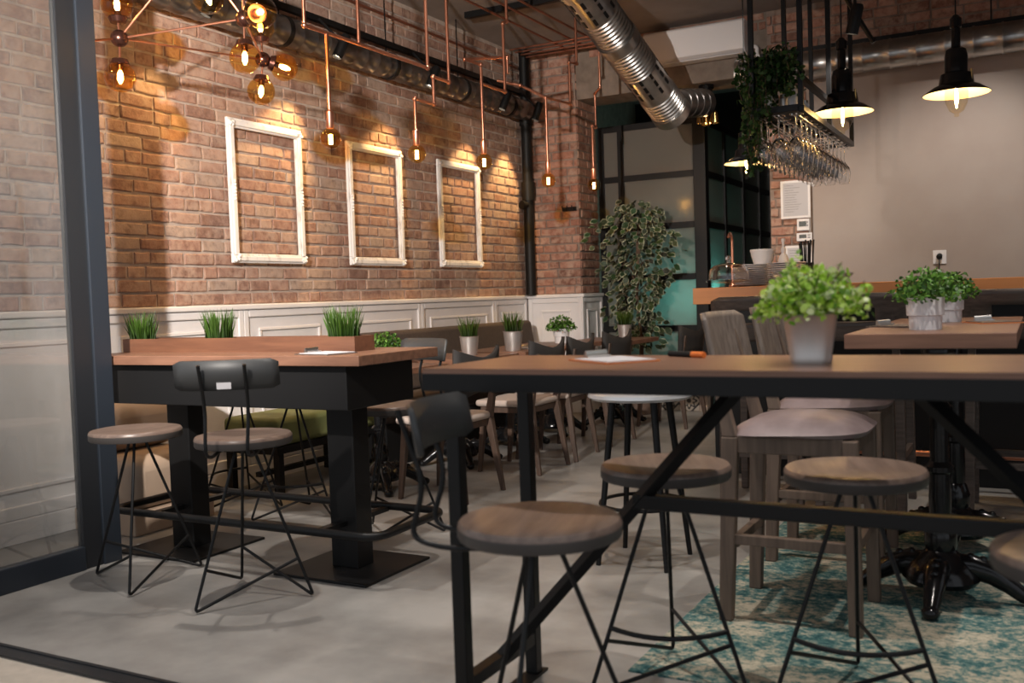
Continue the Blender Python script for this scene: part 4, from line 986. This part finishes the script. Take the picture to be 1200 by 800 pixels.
B().lathe([(.001, .002), (.058, .002), (.062, .010)], 4, caps=False).build('base', 'clear_glass', t, smooth=False)
t = thing('spray_bottle', 'white plastic spray bottle standing by the plates', 'bottle', (-1.44, 6.34, ZB))
B().lathe([(.001, 0), (.032, 0), (.034, .01), (.034, .16), (.026, .19), (.014, .205), (.014, .215)], 20).build('body', 'white_plastic', t)
B().lathe([(.016, .213), (.016, .24), (.009, .245), (.009, .28), (.013, .28), (.013, .30), (.001, .302)], 14).build('pump', 'white_plastic', t)
t = thing('straw_holder', 'black holder full of dark straws beside the notices', 'holder', (-1.30, 6.36, ZB))
B().lathe([(.001, 0), (.045, 0), (.045, .14), (.041, .14), (.041, .01), (.001, .01)], 18, caps=False).build('cup', 'black_satin', t)
for k in range(12): a = k * 2.4; r = .012 + .002 * k; B().tube([(r * math.cos(a), r * math.sin(a), .012), (r * 1.7 * math.cos(a), r * 1.7 * math.sin(a), .265 + .01 * (k % 3))], .0045, 6).build('straw', 'black_satin', t)
t = thing('copper_tap', 'slim copper bar tap behind the cake dome', 'tap', (-1.79, 6.40, ZB))
B().tube(arc([(0, 0, 0), (0, 0, .33), (.0, -.05, .36), (0, -.09, .33)], .04), .009, 10).build('spout', 'copper', t)
B().lathe([(.03, 0), (.03, .012), (.014, .03), (.001, .03)], 16, caps=False).build('collar', 'copper', t)
# notices and controllers on the brick strip
def notice(x0, x1, z0, z1, lab, lines):
    t = thing('notice', lab, 'notice', ((x0 + x1) / 2, YB - .028, z0)); W, h = (x1 - x0) / 2, z1 - z0
    B().box(-W, W, -.004, .004, 0, h).build('sleeve', 'white_plastic', t, smooth=False)
    B().box(-W + .02, W - .02, -.0055, -.004, .02, h - .02).build('sheet', 'paper', t, smooth=False)
    for k in range(lines):
        w_ = (W - .04) * rg.uniform(.5, 1)
        B().box(-W + .035, -W + .035 + 2 * w_ * .85, -.0062, -.0055, h - .045 - k * (h - .08) / lines, h - .041 - k * (h - .08) / lines).build('text_line', 'grey_line', t, smooth=False)
notice(-1.96, -1.71, 1.745, 2.07, 'framed white notice on the brick strip under the wine glasses', 12)
notice(-1.93, -1.70, 1.17, 1.51, 'white notice sheet behind the straw holder', 12)
for z0, z1, x0, x1, lab in ((1.635, 1.735, -1.825, -1.72, 'square white thermostat on the brick strip'), (1.545, 1.615, -1.83, -1.70, 'wide white controller below the square thermostat')):
    t = thing('thermostat', lab, 'thermostat', ((x0 + x1) / 2, YB - .03, z0)); W = (x1 - x0) / 2; h = z1 - z0
    B().box(-W, W, -.012, .012, 0, h).build('case', 'white_plastic', t, smooth=False, bevel=.004)
    B().box(-W * .65, W * .3 if h < .09 else W * .55, -.0135, -.012, h * .35, h * .8).build('display', 'lcd', t, smooth=False)
    for k in range(2): B().box(W * .45, W * .8, -.014, -.012, h * (.35 + .28 * k), h * (.5 + .28 * k)).build('button', 'grey_line', t, smooth=False)
t = thing('wall_socket', 'white wall socket with black plug on the bare plaster', 'socket', (-.70, YB - .02, 1.30))
B().box(-.05, .05, -.012, 0, 0, .11).build('plate', 'white_plastic', t, smooth=False, bevel=.003)
B().lathe([(.022, 0), (.022, .04), (.012, .05), (.001, .05)], 12, mtx=Matrix.Translation((0, -.012, .065)) @ rot_to((0, -1, -.2))).build('plug', 'black_satin', t)
B().tube([(0, -.05, .05), (.0, -.055, -.06), (.01, -.04, -.2)], .004, 6).build('cable', 'black_satin', t)
tag(B().tube([(-1.70, YB - .03, 1.2), (-1.70, YB - .03, 2.18)], .007, 6).build('wall_conduit', 'trunk'), 'thin conduit down the edge of the plaster beside the notices', 'conduit')

# ================================================================== GLASS RACK OVER THE BAR
RX0, RX1, RY0, RY1, RZ = -1.36, -1.10, 5.32, 6.92, 2.10
t = thing('glass_rack', 'black steel rack hung from the ceiling over the bar end', 'rack', (-1.23, 6.1, ZC))
o_ = Vector((-1.23, 6.1, ZC))
def rb_(b, x0, x1, y0, y1, z0, z1): return b.box(x0 - o_.x, x1 - o_.x, y0 - o_.y, y1 - o_.y, z0 - o_.z, z1 - o_.z)
for x in (RX0, RX1):
    for z in (RZ, RZ + .16): rb_(B(), x - .015, x + .015, RY0, RY1, z - .015, z + .015).build('long_bar', 'black_steel', t, smooth=False)
    for y in (RY0, (RY0 + RY1) / 2, RY1): rb_(B(), x - .013, x + .013, y - .013, y + .013, RZ + .015, ZC).build('hanging_rod', 'black_steel', t, smooth=False)
for y in (RY0, RY0 + .53, RY0 + 1.07, RY1): rb_(B(), RX0 + .015, RX1 - .015, y - .012, y + .012, RZ - .012, RZ + .012).build('cross_bar', 'black_steel', t, smooth=False)
rb_(B(), RX0 + .015, RX1 - .015, RY0, RY1 - .5, RZ + .012, RZ + .024).build('shelf', 'black_steel', t, smooth=False)
for k in range(3):
    x = RX0 + .037 + k * .093
    for s in (-.012, .012): rb_(B(), x + s - .003, x + s + .003, RY0, RY1, RZ - .030, RZ - .024).build('glass_rail', 'bright_steel', t, smooth=False)
gl = B().lathe([(r * 1.02, z * 1.15) for r, z in [(.001, -.104), (.030, -.127), (.0385, -.155), (.0355, -.185), (.029, -.2145), (.031, -.215), (.038, -.185), (.041, -.155), (.034, -.125), (.012, -.098), (.004, -.085), (.005, -.010), (.034, -.004), (.036, 0), (.001, .0)]], 20, caps=False).build('wine_glass', 'crystal')
tag(gl, 'clear wine glass hanging upside down from the steel rack', 'wine glass', 'wine glasses on the rack')
for k in range(3):
    for j in range(12):
        o = gl if (k, j) == (0, 0) else gl.copy()
        if o is not gl: COL.objects.link(o)
        o.location = (RX0 + .037 + k * .093, RY0 + .05 + j * .132, RZ - .020)
for k, (x, y, m, h) in enumerate(((-1.30, 5.45, 'white_plastic', .11), (-1.23, 5.5, 'zinc_pot', .09), (-1.17, 5.44, 'white_ceramic', .12), (-1.28, 5.75, 'clear_glass', .12), (-1.18, 5.8, 'white_plastic', .10))):
    t = thing('jar', ['white plastic jar on the rack among ivy', 'small zinc tin on the rack among ivy', 'tall white ceramic jar at the rack edge', 'clear glass jar on the rack shelf', 'white jar at the back of the rack shelf'][k], 'jar', (x, y, RZ + .024))
    B().lathe([(.001, 0), (.026, 0), (.027, h * .75), (.020, h * .85)], 16).build('body', m, t); B().lathe([(.022, h * .84), (.022, h), (.001, h)], 16).build('lid', 'bright_steel', t)
# ivy trailing from the rack
ri = random.Random(21)
t = thing('hanging_ivy', 'trailing green ivy hanging over the end of the glass rack', 'ivy', (-1.32, 5.40, RZ + .20))
IV = [(.020, .055, .012), (.035, .085, .02), (.06, .13, .035), (.012, .03, .008)]
b = B(); stem = B()
for k in range(60):
    x0, y0 = ri.uniform(-.10, .20), ri.uniform(-.14, .10); z0 = ri.uniform(-.02, .10)
    L = ri.choice([.1, .16, .22, .3, .42, .58]) if x0 < .06 else ri.uniform(.05, .16); pts = [Vector((x0 * .6, y0 * .5, z0 - .02)), Vector((x0, y0, z0 + .03))]
    nseg = max(3, int(L / .04))
    for i in range(nseg): pts.append(pts[-1] + Vector((ri.uniform(-.014, .012), ri.uniform(-.014, .012), -.04)))
    stem.tube(pts, .0018, 4)
    for p in pts:
        for _ in range(6): leaflets(b, 1, p + Vector((ri.uniform(-.02, .02), ri.uniform(-.02, .02), ri.uniform(-.02, .01))), .012, .012, .017, ri, IV, under=True)
stuff(b.build('foliage', 'leaves', t, smooth=False)); stuff(stem.build('stems', 'trunk', t))
